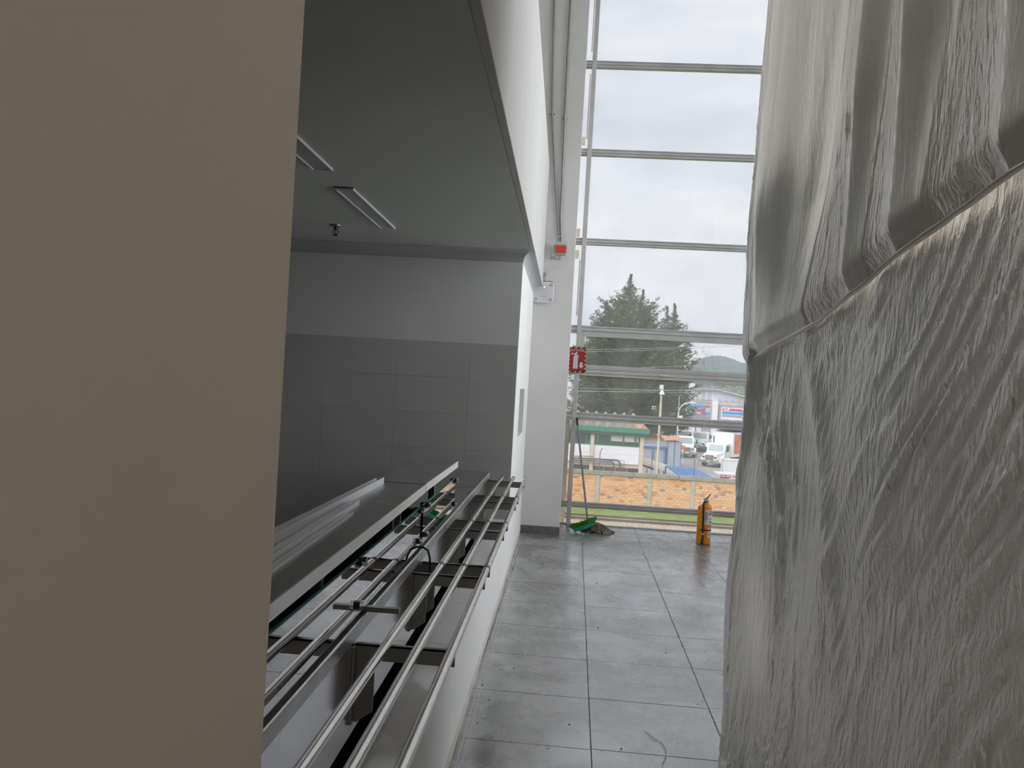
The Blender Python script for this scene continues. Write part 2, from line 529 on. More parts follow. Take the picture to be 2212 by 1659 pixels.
col = box('column', 'column', None, -1.3, 0.037, YC, YG - 0.05, 0, ZT, bevel=0.006, kind='structure',
          label='grey white square column in front of the window wall', category='column')
box('baseboard_column', 'baseboard', None, XW + 0.005, 0.037, YC - 0.012, YC, 0, 0.08, bevel=0.002, kind='structure',
    label='dark tile baseboard at the foot of the column', category='baseboard')
box('wall_upper', 'hidden_plaster', None, -1.4, -1.3, -6, YG, ZH + 0.15, ZT, kind='structure', label='set back upper wall above the fascia', category='wall')
box('ceiling_hall', 'hidden_plaster', None, -1.4, 3.8, -6, YG + 0.1, ZT, ZT + 0.2, kind='structure', label='high ceiling of the hall', category='ceiling')
wb = MB()
wb.box(-1.4, 3.8, -6.2, -6, -0.3, ZT)
wb.build('wall_back', 'hidden_plaster', None, kind='structure', label='plain hall wall behind the camera', category='wall')
wr = MB()
wr.box(3.6, 3.8, -6, YG, -0.3, 1.0).box(3.6, 3.8, -6, YG, 6.2, ZT).box(3.6, 3.8, -6, -5.6, 1.0, 6.2)
wr.build('wall_right', 'hidden_plaster', None, kind='structure', label='right side wall of the hall around its big windows', category='wall')

# ---------------------------------------------------------------- the window walls
def clear_window(name, label, xs, ys, zs):
    w = thing(name, label, 'window', (xs[0], ys[0], zs[0]), kind='structure')
    along_x = len(xs) > 1
    us = xs if along_x else ys
    for u in us:
        if along_x:
            box('mullion', 'aluminium', w, u - .03, u + .03, ys[0] - .04, ys[0] + .04, zs[0], zs[-1])
        else:
            box('mullion', 'aluminium', w, xs[0] - .04, xs[0] + .04, u - .03, u + .03, zs[0], zs[-1])
    for i in range(len(us) - 1):
        for z in zs:
            if along_x:
                box('transom', 'aluminium', w, us[i] + .03, us[i + 1] - .03, ys[0] - .03, ys[0] + .03, z - .03, z + .03)
            else:
                box('transom', 'aluminium', w, xs[0] - .03, xs[0] + .03, us[i] + .03, us[i + 1] - .03, z - .03, z + .03)
        for k in range(len(zs) - 1):
            if along_x:
                box('pane', 'glass_clear', w, us[i] + .03, us[i + 1] - .03, ys[0] - .003, ys[0] + .003, zs[k] + .03, zs[k + 1] - .03)
            else:
                box('pane', 'glass_clear', w, xs[0] - .003, xs[0] + .003, us[i] + .03, us[i + 1] - .03, zs[k] + .03, zs[k + 1] - .03)


clear_window('window_2', 'tall side window of the hall beyond the sheeting', [3.68], [-5.6, -2.0, 1.6, 5.2, 9.1], [1.0, 2.7, 4.4, 6.2])

win = thing('window_1', 'floor to ceiling window wall in grey aluminium at the end of the corridor', 'window', (0.13, YG, 0), kind='structure')
MX = [0.136, 2.42, 3.6]
for i, x in enumerate(MX[:2]):
    w = MB()
    w.box(x - .026, x + .026, YG - .055, YG + .05, 0, ZT)
    w.build('mullion', 'aluminium', win, bevel=.004)
bands = [(0.205, 0.27), (1.222, 1.317), (1.75, 1.845), (2.24, 2.33), (3.28, 3.35), (4.325, 4.395), (5.355, 5.425), (6.39, 6.46), (7.42, 7.49)]
cells = [(-1.3, MX[0])] + [(MX[i], MX[i + 1]) for i in range(2)]
for ci, (xa, xb) in enumerate(cells):
    xa2, xb2 = xa + (.026 if ci else 0.0), xb - .026
    for (z0, z1) in bands:
        w = MB()
        w.box(xa2, xb2, YG - .03, YG + .04, z0, z1)
        h = z1 - z0
        w.box(xa2, xb2, YG - .04, YG - .03, z0, z0 + h * .22)
        w.box(xa2, xb2, YG - .046, YG - .03, z0 + h * .36, z0 + h * .70)
        w.box(xa2, xb2, YG - .04, YG - .03, z0 + h * .82, z1)
        w.build('transom', 'aluminium', win)
    box('sill', 'aluminium', win, xa2, xb2, YG - .012, YG + .04, 0.0, 0.012)
    zz = [(0.012, bands[0][0])] + [(bands[i][1], bands[i + 1][0]) for i in range(len(bands) - 1)] + [(bands[-1][1], ZT)]
    for pi, (z0, z1) in enumerate(zz):
        if ci == 1 and pi == 3:
            s = MB()
            s.box(xa2, xa2 + .042, YG - .045, YG + .02, z0, z1).box(xb2 - .042, xb2, YG - .045, YG + .02, z0, z1)
            s.box(xa2 + .042, xb2 - .042, YG - .045, YG + .02, z1 - .036, z1).box(xa2 + .042, xb2 - .042, YG - .045, YG + .02, z0, z0 + .03)
            sash = s.build('sash', 'aluminium', win, bevel=.003)
            box('pane', 'glass_front', sash, xa2 + .042, xb2 - .042, YG - .003, YG + .003, z0 + .03, z1 - .036)
            p = at(1435, 811, YG - .06)
            hd = MB().box(p.x - .055, p.x + .055, YG - .062, YG - .045, p.z - .012, p.z + .012)
            hd.build('latch', 'plaster', sash, bevel=.004)
        else:
            box('pane', 'glass_front', win, xa2, xb2, YG - .003, YG + .003, z0, z1)

# sealant strips and paper stickers left on the outer glass next to the mullion
for (xa, ya, yb, dx) in ((1281, 0, 112, .0), (1273, 160, 300, .0), (1248, 560, 680, .0), (1242, 830, 895, .0)):
    p0, p1 = at(xa - .057 * (ya - 56), ya, YG + .012), at(xa - .057 * (ya - 56), yb, YG + .012)
    xx = MX[0] - .045
    o = box('sealant_strip', 'film', win, xx, xx + .012, YG + .004, YG + .016, p1.z, p0.z)
for (px, py) in ((1258, 305), (1247, 503), (1245, 550)):
    p = at(px, py, YG + .01)
    box('sticker', 'film', win, p.x - .04, p.x + .03, YG + .004, YG + .006, p.z - .05, p.z + .05)
# beige pier of this building outside the narrow pane
box('wall_outside', mat('beige_render', (0.72, 0.60, 0.46), 0.9, vary=.1, vscale=4), None, -1.3, 0.10, YG + .9, YG + 1.3, -6.0, 1.30,
    kind='structure', label='beige rendered pier outside the narrow pane beside the column', category='wall')

# ================================================================== SERVING COUNTER
def counter(y0, y1, label, well=False):
    t = thing('counter_unit', label, 'counter', (-0.85, (y0 + y1) / 2, 0), 'stainless steel serving counter units')
    g = 0.004
    back = -.62 if well else -1.22
    w = MB()
    w.prism([(back, .90), (back, .92), (-.531, .92), (-.527, .916), (-.527, .876), (-.545, .876), (-.545, .90)], 'y', y0 + g, y1 - g)
    w.build('worktop', 'steel_dull', t, bevel=.0025)
    if well:
        box('back_rim', 'steel_dull', t, -1.22, -1.10, y0 + g, y1 - g, .90, .92, bevel=.002)
        wl2 = MB()
        wl2.box(-1.10, -.62, y0 + g, y1 - g, .66, .67)
        wl2.box(-1.10, -.62, y0 + g, y0 + g + .03, .67, .918).box(-1.10, -.62, y1 - g - .03, y1 - g, .67, .918)
        wl2.build('well', 'shade_black', t)  # added hollow, coloured black for the darkness behind the glass
    box('front_panel', 'steel', t, -.546, -.538, y0 + g, y1 - g, .60, .899)
    box('body', 'shade_black', t, -1.2, -.622, y0 + g, y1 - g, 0.0, .655 if well else .899)
    box('end_strip', 'steel_dark', t, -.5375, -.530, y1 - g - .006, y1 - g, .70, .876)
    return t


counter(1.1, 3.1, 'long stainless counter unit nearest the white foreground wall', True)
counter(3.1, 4.08, 'short stainless counter unit under the far glass guard', True)
counter(4.08, 5.0, 'open stainless counter unit just beyond the far glass guard')
counter(5.0, 5.95, 'last stainless counter unit against the grey tiled wall')


def guard(y0, y1, gy0, gy1, posts, x0, x1, label):
    t = thing('sneeze_guard', label, 'glass guard', (-.62, (y0 + y1) / 2, .92), 'glass guards with steel shelf on the counter')
    # shelf, very slightly out of line with the counter
    vs = []
    for z in (1.150, 1.180):
        vs += [(x0, y0, z), (x1, y1, z), (x1 - .205, y1, z), (x0 - .215, y0, z)]
    MB().add(vs, [(0, 1, 2, 3), (4, 7, 6, 5), (0, 4, 5, 1), (1, 5, 6, 2), (2, 6, 7, 3), (3, 7, 4, 0)]).build('shelf', 'steel_dull', t, bevel=.002)
    lv_ = []
    for z in (1.1485, 1.1812):
        lv_ += [(x0 + .0005, y0, z), (x1 + .0005, y1, z), (x1 + .004, y1, z), (x0 + .004, y0, z)]
    MB().add(lv_, [(0, 1, 2, 3), (4, 7, 6, 5), (0, 4, 5, 1), (1, 5, 6, 2), (2, 6, 7, 3), (3, 7, 4, 0)]).build('shelf_lip', 'steel_lip_lit', t)
    for y in posts:
        p = MB()
        p.box(-.665, -.635, y - .015, y + .015, .92, 1.150)
        p.box(-.665, -.560, y - .010, y + .010, .921, .933)
        p.box(-.575, -.560, y - .010, y + .010, .921, .960)
        p.build('post', 'steel_dark', t)
        for z in (1.088, .968):
            c = MB().box(-.556, -.524, y - .010, y + .010, z - .010, z + .010)
            cl = c.build('clamp', 'black_rubber', t, bevel=.003)
            MB().tube([(-.524, y, z), (-.514, y, z)], .0125, 14).build('clamp_cap', 'chrome', cl, smooth=True)
    gl = box('glass_panel', 'glass_counter', t, -.541, -.533, gy0, gy1, .940, 1.094)
    box('glass_edge', 'glass_edge', gl, -.541, -.533, gy0, gy1, 1.0941, 1.0965)
    box('glass_edge', 'glass_edge', gl, -.541, -.533, gy0, gy1, .9375, .9399)
    return t


guard(1.12, 3.086, 1.12, 3.05, (1.25, 2.125, 3.02), -.502, -.530, 'long glass guard with steel shelf carrying white profiles')
guard(3.106, 4.07, 3.10, 4.03, (3.16, 4.0), -.532, -.534, 'short glass guard with steel shelf at the far end')

# white profiles lying on the near shelf
def profile(p0, p1, w_, h_, label):
    p0, p1 = Vector(p0), Vector(p1)
    d = (p1 - p0); L = d.length
    t = 0.004
    poly = [(-w_ / 2, 0), (w_ / 2, 0), (w_ / 2, h_), (w_ / 2 - t, h_), (w_ / 2 - t, t), (-w_ / 2 + t, t), (-w_ / 2 + t, h_ * .8), (-w_ / 2, h_ * .8)]
    o = MB().prism(poly, 'y', 0, L).build('plastic_profile', 'pvc_white', None, label=label, category='profile', group='white profiles on the shelf')
    o.location = p0
    o.rotation_euler = (0, 0, math.atan2(-d.x, d.y))
    return o


profile((-.690, 1.25, 1.1805), (-.700, 3.03, 1.1805), .034, .026, 'longest white channel profile along the back of the near shelf')
profile((-.618, 1.22, 1.1805), (-.655, 2.50, 1.1805), .030, .016, 'middle white channel profile lying on the near shelf')
profile((-.575, 1.20, 1.1805), (-.622, 2.32, 1.1805), .022, .006, 'shortest flattest white strip lying on the near shelf')

# flat steel strip clamped at the glass, black cable
o = box('steel_strip', 'steel_dark', None, -.618, -.436, 2.225, 2.245, .9205, .9345, label='flat dark steel strip lying across the counter edge under the near clamp', category='steel strip')
pts = [(-.60, 3.10, .926), (-.56, 3.085, .929), (-.52, 3.07, .934), (-.498, 3.06, .925), (-.488, 3.05, .90), (-.484, 3.045, .87), (-.483, 3.04, .83)]
MB().tube(pts, .0045, 8).build('black_cable', 'black_rubber', None, smooth=True, label='short black cable hanging over the counter edge', category='cable')

# ================================================================== TRAY RAILS
RX = (-.442, -.353, -.262)
RZ = .8710
rb = .0135


def tray_rail(y0, y1, brs, label):
    t = thing('tray_rail', label, 'tray rail', (-.353, (y0 + y1) / 2, .64), 'tubular tray rail sections in front of the counter')
    for x in RX:
        p = MB().tube([(x, y0 + .004, RZ), (x, y1 - .004, RZ)], rb, 18).build('pipe', 'steel_pipe', t, smooth=True)
        for ye in (y0 + .004, y1 - .012):
            MB().tube([(x, ye, RZ), (x, ye + .008, RZ)], rb + .0016, 18).build('end_ring', 'steel_dark', p, smooth=True)
    for y in brs:
        b = MB()
        b.box(-.536, -.256, y - .003, y + .003, .815, .8575)
        b.box(-.536, -.256, y - .003, y + .018, .8535, .8575)
        arm = b.build('bracket', 'steel_dark', t)
        l_ = MB()
        l_.prism([(-.536, .8535), (-.478, .8535), (-.478, .672), (-.522, .640), (-.536, .640)], 'y', y + .003, y + .008)
        l_.prism([(-.5375, .8535), (-.530, .8535), (-.530, .640), (-.5375, .640)], 'y', y - .022, y + .008)
        l_.build('bracket_leg', 'steel_dark', arm)
    return t


tray_rail(1.12, 3.05, (1.35, 2.136, 2.96), 'long tray rail section of three steel pipes nearest the camera')
tray_rail(3.05, 4.04, (3.15, 3.90), 'second tray rail section of three steel pipes')
tray_rail(4.04, 5.0, (4.16, 4.86), 'third tray rail section of three steel pipes')
tray_rail(5.0, 6.08, (5.12, 5.93), 'last tray rail section ending beside the white wall')

# ================================================================== CEILING LAMPS, SPRINKLER
def lamp(y0, y1, label):
    t = thing('ceiling_lamp', label, 'ceiling lamp', (-1.335, (y0 + y1) / 2, ZH), 'recessed linear lamps in the kitchen ceiling')
    x0, x1, z = -1.39, -1.28, ZH
    f = MB()
    f.box(x0, x0 + .008, y0, y1, z - .014, z - .0005).box(x1 - .008, x1, y0, y1, z - .014, z - .0005)
    f.box(x0 + .008, x1 - .008, y0, y0 + .008, z - .014, z - .0005).box(x0 + .008, x1 - .008, y1 - .008, y1, z - .014, z - .0005)
    f.build('lamp_frame', 'light_frame', t)
    box('diffuser', 'light_panel', t, x0 + .008, x1 - .008, y0 + .008, y1 - .008, z - .008, z - .0005)
    box('end_gap', 'shade_black', t, x0 - .004, x1, y0 - .014, y0 - .001, z - .003, z - .0003)


lamp(4.45, 5.58, 'slim linear ceiling lamp seen whole, beside the sprinkler')
lamp(2.92, 4.05, 'slim linear ceiling lamp cut off by the white foreground wall')
sp = thing('sprinkler', 'dark fire sprinkler head hanging from the kitchen ceiling', 'sprinkler', (-1.72, 5.58, ZH))
MB().lathe([(.002, -.014), (.036, -.012), (.040, -.004), (.040, -.0005)], (-1.72, 5.58, ZH)).build('escutcheon', 'steel_dark', sp, smooth=True)
MB().lathe([(.010, -.034), (.013, -.03), (.015, -.014)], (-1.72, 5.58, ZH), 12).build('valve_body', 'black_rubber', sp, smooth=True)
ring = [(-1.72 + .02 * math.sin(a), 5.58, ZH - .052 + .022 * math.cos(a)) for a in [2 * PI * k / 16 for k in range(17)]]
MB().tube(ring, .003, 6).build('yoke', 'black_rubber', sp)
MB().lathe([(.016, -.079), (.018, -.076), (.004, -.073)], (-1.72, 5.58, ZH), 12).build('deflector', 'black_rubber', sp)
MB().tube([(-1.72, 5.58, ZH - .033), (-1.72, 5.58, ZH - .074)], .0035, 8).build('bulb', 'black_rubber', sp)

# ================================================================== ON THE COLUMN
yf = YC - 0.001
def cpt(px, py, d=0.02):
    p = at(px, py, YC); return Vector((p.x, YC - d, p.z))


for (path, joint, label) in (
        ([(1208, 522), (1205, 480), (1199, 380), (1193, 245), (1194, 120), (1197, 0), (1203, -260)], (1193, 247), 'galvanised conduit nearer the fascia, running up the column'),
        ([(1212, 522), (1211, 470), (1214, 400), (1220, 256), (1226, 120), (1232, 0), (1246, -260)], (1220, 257), 'galvanised conduit nearer the window, running up the column')):
    t = thing('conduit_pipe', label, 'conduit', cpt(*path[0], d=0.0), 'conduits on the column')
    MB().tube([cpt(x, y, .016) for x, y in path], .0115, 12).build('pipe', 'conduit', t, smooth=True)
    p = cpt(*joint, d=.016)
    MB().tube([p - Vector((.003, 0, .014)), p + Vector((0, 0, .014))], .016, 12).build('coupling', 'conduit', t, smooth=True)
    box('clamp', 'chrome', t, p.x - .032, p.x + .032, YC - .008, YC - .0005, p.z - .009, p.z + .009)
    q = at(path[0][0] + 2, 398, YC)
jb = cpt(1210, 541, 0)
t = thing('junction_box', 'grey junction box with an orange red cover at the foot of the conduits', 'junction box', jb)
box('back_plate', 'plaster', t, jb.x - .085, jb.x - .02, YC - .02, YC - .0005, jb.z - .075, jb.z + .055)
box('box_body', 'box_grey', t, jb.x - .052, jb.x + .062, YC - .055, YC - .0005, jb.z - .055, jb.z + .058, bevel=.004)
box('cover', 'red_plate', t, jb.x - .050, jb.x + .066, YC - .064, YC - .056, jb.z - .034, jb.z + .040, bevel=.002)
box('connector_strip', 'box_grey', t, jb.x - .105, jb.x + .012, YC - .022, YC - .0005, jb.z - .10, jb.z - .078)
pts = [cpt(1206, 560, .02), cpt(1196, 548, .03), cpt(1194, 532, .05), cpt(1200, 518, .06), cpt(1210, 513, .07), cpt(1220, 518, .07), cpt(1228, 532, .06),
       cpt(1231, 552, .04), cpt(1228, 566, .03), cpt(1214, 577, .02), cpt(1198, 582, .012), cpt(1186, 588, .012), cpt(1182, 596, .012), cpt(1181, 610, .02)]
sm = []
for i in range(len(pts) - 1):
    a, b, c, d = pts[max(i - 1, 0)], pts[i], pts[i + 1], pts[min(i + 2, len(pts) - 1)]
    for k in range(4):
        s = k / 4
        sm.append(.5 * ((2 * b) + (c - a) * s + (2 * a - 5 * b + 4 * c - d) * s * s + (3 * b - a - 3 * c + d) * s ** 3))
MB().tube(sm + [pts[-1]], .0035, 7).build('data_cable', 'cable_white', None, smooth=True, label='thin white data cable looping from junction box to access point', category='cable')

ap = cpt(1174, 632, 0)
t = thing('access_point', 'white rounded square wireless access point with a blue light on the column', 'access point', ap)
hw, rr = .115, .04
def rsq(h, r, k=6):
    out = []
    for (sx, sz, a0) in ((1, 1, 0), (-1, 1, 90), (-1, -1, 180), (1, -1, 270)):
        for i in range(k + 1):
            a = math.radians(a0 + 90 * i / k)
            out.append((ap.x + sx * (h - r) + r * math.cos(a), ap.z + sz * (h - r) + r * math.sin(a)))
    return out
MB().prism(rsq(hw, rr), 'y', YC - .045, YC - .012).build('housing', 'plastic_white', t, bevel=.008, seg=3)
MB().box(ap.x - .09, ap.x + .09, YC - .012, YC - .0005, ap.z - .09, ap.z + .125).build('mount_plate', 'sign_black', t)
for sx in (-1, 1):
    for sz in (-1, 1):
        c = Vector((ap.x + sx * .080, YC - .045, ap.z + sz * .080))
        ringm = MB().tube([c + Vector((0, -.0015, 0)), c + Vector((0, .002, 0))], .0155, 16).build('screw_recess', 'label_ink', t)
        MB().tube([c + Vector((0, -.004, 0)), c + Vector((0, 0, 0))], .0115, 14).build('screw_cap', 'chrome', ringm, smooth=True)
MB().tube([(ap.x + .008, YC - .0475, ap.z + .055), (ap.x + .008, YC - .044, ap.z + .055)], .008, 14).build('status_light', 'led', t)
box('logo_line', 'box_grey', t, ap.x - .04, ap.x + .03, YC - .0462, YC - .0445, ap.z - .048, ap.z - .044)
# wire loop above it
lp = cpt(1174, 604, .01)
MB().tube([lp, lp + Vector((.004, 0, .05)), lp + Vector((.018, 0, .075)), lp + Vector((.024, 0, .07)), lp + Vector((.016, 0, .045)), lp + Vector((.004, 0, .035))], .003, 6).build(
    'wire_loop', 'conduit', None, label='small bent wire loop above the access point', category='wire')

# ================================================================== EXTINGUISHER SIGN
YS = YG - .075
c = at(1247, 777, YS)
t = thing('safety_sign', 'red extinguisher sign with hazard striped border on the window mullion', 'sign', c)
sw, sh = .100, .148
MB().box(c.x - sw, c.x + sw, YS, YS + .004, c.z - sh, c.z + sh).build('backing', 'sign_yellow', t)
MB().box(c.x - sw + .017, c.x + sw - .017, YS - .002, YS, c.z - sh + .017, c.z + sh - .017).build('red_field', 'sign_red', t)
def stripe(pts):
    MB().prism(pts, 'y', YS - .0012, YS).build('hazard_stripe', 'sign_black', t)
nst = 6
for s in (-1, 1):
    xa, xb = (c.x - sw, c.x - sw + .0165) if s < 0 else (c.x + sw - .0165, c.x + sw)
    for k in range(nst):
        z0 = c.z - sh + .004 + k * (2 * sh / nst)
        stripe([(xa, z0), (xb, z0 + .012), (xb, z0 + .034), (xa, z0 + .022)])
    za, zb = (c.z - sh, c.z - sh + .0165) if s < 0 else (c.z + sh - .0165, c.z + sh)
    for k in range(3):
        x0 = c.x - sw + .030 + k * .060
        stripe([(x0, za), (x0 + .030, za), (x0 + .042, zb), (x0 + .012, zb)])
text('lettering', 'EXTINTOR', .040, 'sign_white', t, (c.x, YS - .003, c.z + .108), sx=.80)
bx, bz = c.x - .020, c.z
MB().prism([(bx - .026, bz - .105), (bx + .028, bz - .105), (bx + .028, bz + .028), (bx + .022, bz + .044), (bx + .010, bz + .054), (bx - .008, bz + .054), (bx - .020, bz + .044), (bx - .026, bz + .028)],
           'y', YS - .0035, YS - .002).build('extinguisher_symbol', 'sign_white', t)
MB().prism([(bx - .008, bz + .054), (bx + .010, bz + .054), (bx + .012, bz + .064), (bx + .020, bz + .078), (bx + .012, bz + .090), (bx, bz + .086), (bx - .016, bz + .070), (bx - .054, bz + .080), (bx - .054, bz + .056), (bx - .028, bz + .062)],
           'y', YS - .0035, YS - .002).build('nozzle_symbol', 'sign_white', t)
MB().prism([(bx + .012, bz + .056), (bx + .020, bz + .058), (bx + .044, bz + .036), (bx + .036, bz + .030)], 'y', YS - .0035, YS - .002).build('lever_symbol', 'sign_white', t)
ax = c.x + .048
MB().prism([(ax - .015, c.z - .030), (ax + .015, c.z - .030), (ax + .015, c.z - .066), (ax + .029, c.z - .066), (ax, c.z - .102), (ax - .029, c.z - .066), (ax - .015, c.z - .066)],
           'y', YS - .0035, YS - .002).build('arrow_symbol', 'sign_white', t)

# ================================================================== FIRE EXTINGUISHER
ex, ey = 1.60, 8.58
t = thing('fire_extinguisher', 'orange yellow fire extinguisher standing on the tiles near the window', 'fire extinguisher', (ex, ey, 0))
rE = .066
prof = [(.058, 0), (rE, .006), (rE, .375), (.062, .40), (.048, .418), (.026, .428), (.022, .44)]
MB().lathe(prof, (ex, ey, 0), 28).build('cylinder_body', 'ext_orange', t, smooth=True)
# flat backing half shell seen left of the body
MB().lathe([(.060, 0.0), (.062, .004), (.060, .395), (.05, .402)], (ex - .022, ey + .012, 0), 24).build('rear_shell', 'ext_orange', t, smooth=True)
v = MB()
v.lathe([(.022, .436), (.024, .446), (.024, .462), (.016, .468), (.016, .482)], (ex, ey, 0), 16)
v.tube([(ex - .02, ey - .02, .462), (ex + .03, ey + .0, .468)], .008, 10)
v.build('valve', 'chrome', t, smooth=True)
lv = MB()
lv.add([(ex - .030, ey - .014, .470), (ex - .030, ey + .010, .470), (ex + .012, ey + .012, .482), (ex + .012, ey - .012, .482), (ex + .046, ey + .010, .536), (ex + .046, ey - .010, .536),
        (ex - .030, ey - .014, .480), (ex - .030, ey + .010, .480), (ex + .004, ey + .012, .494), (ex + .004, ey - .012, .494), (ex + .040, ey + .010, .542), (ex + .040, ey - .010, .542)],
       [(0, 1, 2, 3), (3, 2, 4, 5), (6, 9, 8, 7), (9, 11, 10, 8), (0, 3, 9, 6), (3, 5, 11, 9), (1, 7, 8, 2), (2, 8, 10, 4), (4, 10, 11, 5), (0, 6, 7, 1)])
lv.build('lever', 'steel_dark', t)
MB().tube([(ex + .022, ey - .01, .462), (ex + .034, ey - .016, .450), (ex + .030, ey - .018, .436), (ex + .02, ey - .016, .440)], .0025, 6).build('safety_pin', 'chrome', t)
hx = ex - .026
hose = MB().tube([(ex - .010, ey - .03, .462), (ex - .03, ey - .045, .452), (hx - .014, ey - .066, .42), (hx - .014, ey - .072, .36), (hx - .010, ey - .073, .25), (hx - .006, ey - .074, .12)], .0095, 10)
hose = hose.build('hose', 'black_rubber', t, smooth=True)
MB().tube([(hx - .006, ey - .074, .12), (hx - .006, ey - .074, .10), (hx - .008, ey - .075, .07), (hx - .010, ey - .075, .008)], [.0105, .0105, .010, .016], 10).build('nozzle', 'black_rubber', hose, smooth=True)
MB().tube([(hx - .006, ey - .074, .122), (hx - .006, ey - .074, .104)], .0115, 10).build('nozzle_collar', 'plastic_white', hose, smooth=True)
MB().lathe([(rE + .0015, .145), (rE + .003, .146), (rE + .003, .158), (rE + .0015, .159)], (ex, ey, 0), 28).build('strap', 'black_rubber', t, smooth=True)


def wrap(name, material, a0, a1, z0, z1, dr, parent):
    n_ = 12
    vs, fs = [], []
    for i in range(n_ + 1):
        a = math.radians(a0 + (a1 - a0) * i / n_)
        for (rd, z) in ((rE + dr, z0), (rE + dr, z1), (rE + .0002, z1), (rE + .0002, z0)):
            vs.append((ex + rd * math.cos(a), ey + rd * math.sin(a), z))
    for i in range(n_):
        for k in range(4):
            fs.append((4 * i + k, 4 * i + 4 + k, 4 * i + 4 + (k + 1) % 4, 4 * i + (k + 1) % 4))
    fs += [(0, 1, 2, 3), (4 * n_ + 3, 4 * n_ + 2, 4 * n_ + 1, 4 * n_)]
    return MB().add(vs, fs).build(name, material, parent, smooth=True)


lab = wrap('label_sheet', 'label_paper', -108, 10, .215, .372, .001, t)
wrap('red_band', 'label_red', -72, 0, .318, .334, .0016, lab)
wrap('red_line', 'label_red', -72, 0, .272, .279, .0016, lab)
wrap('text_block', 'box_grey', -103, -80, .262, .352, .0016, lab)
wrap('number_mark', 'label_ink', -64, -30, .343, .356, .0016, lab)
wrap('blue_mark', 'label_blue', -60, -38, .226, .252, .0016, lab)
wrap('red_line', 'label_red', -103, -76, .243, .248, .0016, lab)
lab2 = wrap('inspection_tag', 'label_paper', -70, 5, .075, .172, .0012, t)
wrap('red_mark', 'label_red', -64, -40, .103, .122, .0018, lab2)
wrap('ink_line', 'label_ink', -60, 0, .088, .091, .0018, lab2)

# ================================================================== MOP AND BROOM
bm_c = at(1270, 1146, 8.86)
t = thing('mop', 'grey string mop with a dark handle leaning on the window mullion', 'mop', (.48, 8.72, 0))
p_bot, p_top = at(1269, 1122, 8.98), at(1246, 903, YG - .07)
MB().tube([p_bot - Vector((0.0, 0.03, .06)), p_bot, p_bot.lerp(p_top, .5), p_top], .0115, 10).build('handle', 'pole_dark', t, smooth=True)
d = (p_top - p_bot).normalized()
MB().tube([p_top - d * .09, p_top - d * .02, p_top], [.0125, .014, .012], 10).build('grip', 'black_rubber', t, smooth=True)
mc = at(1289, 1150, 8.80); mc.z = 0
heart = MB().lathe([(.05, .004), (.085, .02), (.07, .06), (.03, .085)], (mc.x - .01, mc.y, 0), 14).build('mop_core', 'mop', t, smooth=True)
s = MB()
for k in range(150):
    a = R.uniform(0, 2 * PI); L = R.uniform(.10, .19)
    top = Vector((mc.x + R.gauss(-.02, .03), mc.y + R.gauss(0, .03), R.uniform(.05, .105)))
    end = Vector((mc.x + .01 + math.cos(a) * L, mc.y + math.sin(a) * L * .8, R.uniform(.005, .012)))
    mid = top.lerp(end, R.uniform(.45, .7)) + Vector((R.gauss(0, .012), R.gauss(0, .012), R.uniform(.0, .03)))
    q = top.lerp(mid, .5) + Vector((R.gauss(0, .01), R.gauss(0, .01), R.uniform(.005, .02)))
    e2 = end + Vector((R.gauss(0, .02), R.gauss(0, .02), 0))
    s.tube([top, q, mid, end, e2], .0042, 5)
s.build('strings', 'mop', t, smooth=True, kind='stuff')

t = thing('broom_head', 'green bristled broom head turned up with teal block beside the mop', 'broom', (.26, 8.85, 0))
a0, a1 = at(1239, 1146, 8.70), at(1285, 1131, 8.70)
ax_ = (a1 - a0)
L = ax_.length; ux = ax_.normalized(); uy = Vector((0, 1, 0)); uz = ux.cross(uy)
if uz.z < 0: uz = -uz
tilt = math.radians(-20)
nrm = uz * math.cos(tilt) - uy * math.sin(tilt)
sd = uy * math.cos(tilt) + uz * math.sin(tilt)
vs, fs = [], []
ns = 14
for i in range(ns + 1):
    u = i / ns
    wd = .030 * math.sin(PI * min(1, max(0, .08 + .84 * u))) ** .4
    hump = .012 * math.sin(PI * u)
    for (aa, bb) in ((-1, 0), (-.8, -.014 - hump), (.8, -.014 - hump), (1, 0), (.8, .010), (-.8, .010)):
        vs.append(a0 + ux * (u * L) + sd * (aa * wd) + nrm * bb)
for i in range(ns):
    for k in range(6):
        fs.append((6 * i + k, 6 * i + 6 + k, 6 * i + 6 + (k + 1) % 6, 6 * i + (k + 1) % 6))
fs += [tuple(range(6)), tuple(range(6 * ns + 5, 6 * ns - 1, -1))]
MB().add(vs, fs).build('block', 'broom_teal', t, smooth=True)
s = MB()
for k in range(900):
    u, q = R.uniform(.02, .98), R.uniform(-.85, .85)
    b0 = a0 + ux * (u * L) + sd * (q * .028) + nrm * .008
    fan = ux * ((u - .5) * .09 + R.gauss(0, .006)) + sd * (q * .03 + .05 + R.gauss(0, .005)) + nrm * R.uniform(.052, .075)
    s.tube([b0, b0 + fan * .55, b0 + fan], [.0022, .002, .0014], 3, caps=False)
s.build('bristles', 'bristle', t, kind='stuff')
sk = a0 + ux * (L * .72)
MB().tube([sk - nrm * .016, sk - nrm * .03 + ux * .008, Vector((sk.x + .02, sk.y, .014))], [.016, .013, .012], 10).build('socket', 'black_rubber', t, smooth=True)

# ================================================================== SMALL LITTER ON THE TILES
def fl(px, py):
    d = CAM_M @ Vector((px - W_PX / 2, -(py - H_PX / 2), -F_PX)); k = -EYE / d.z
    return Vector((d.x * k, d.y * k, 0.001))


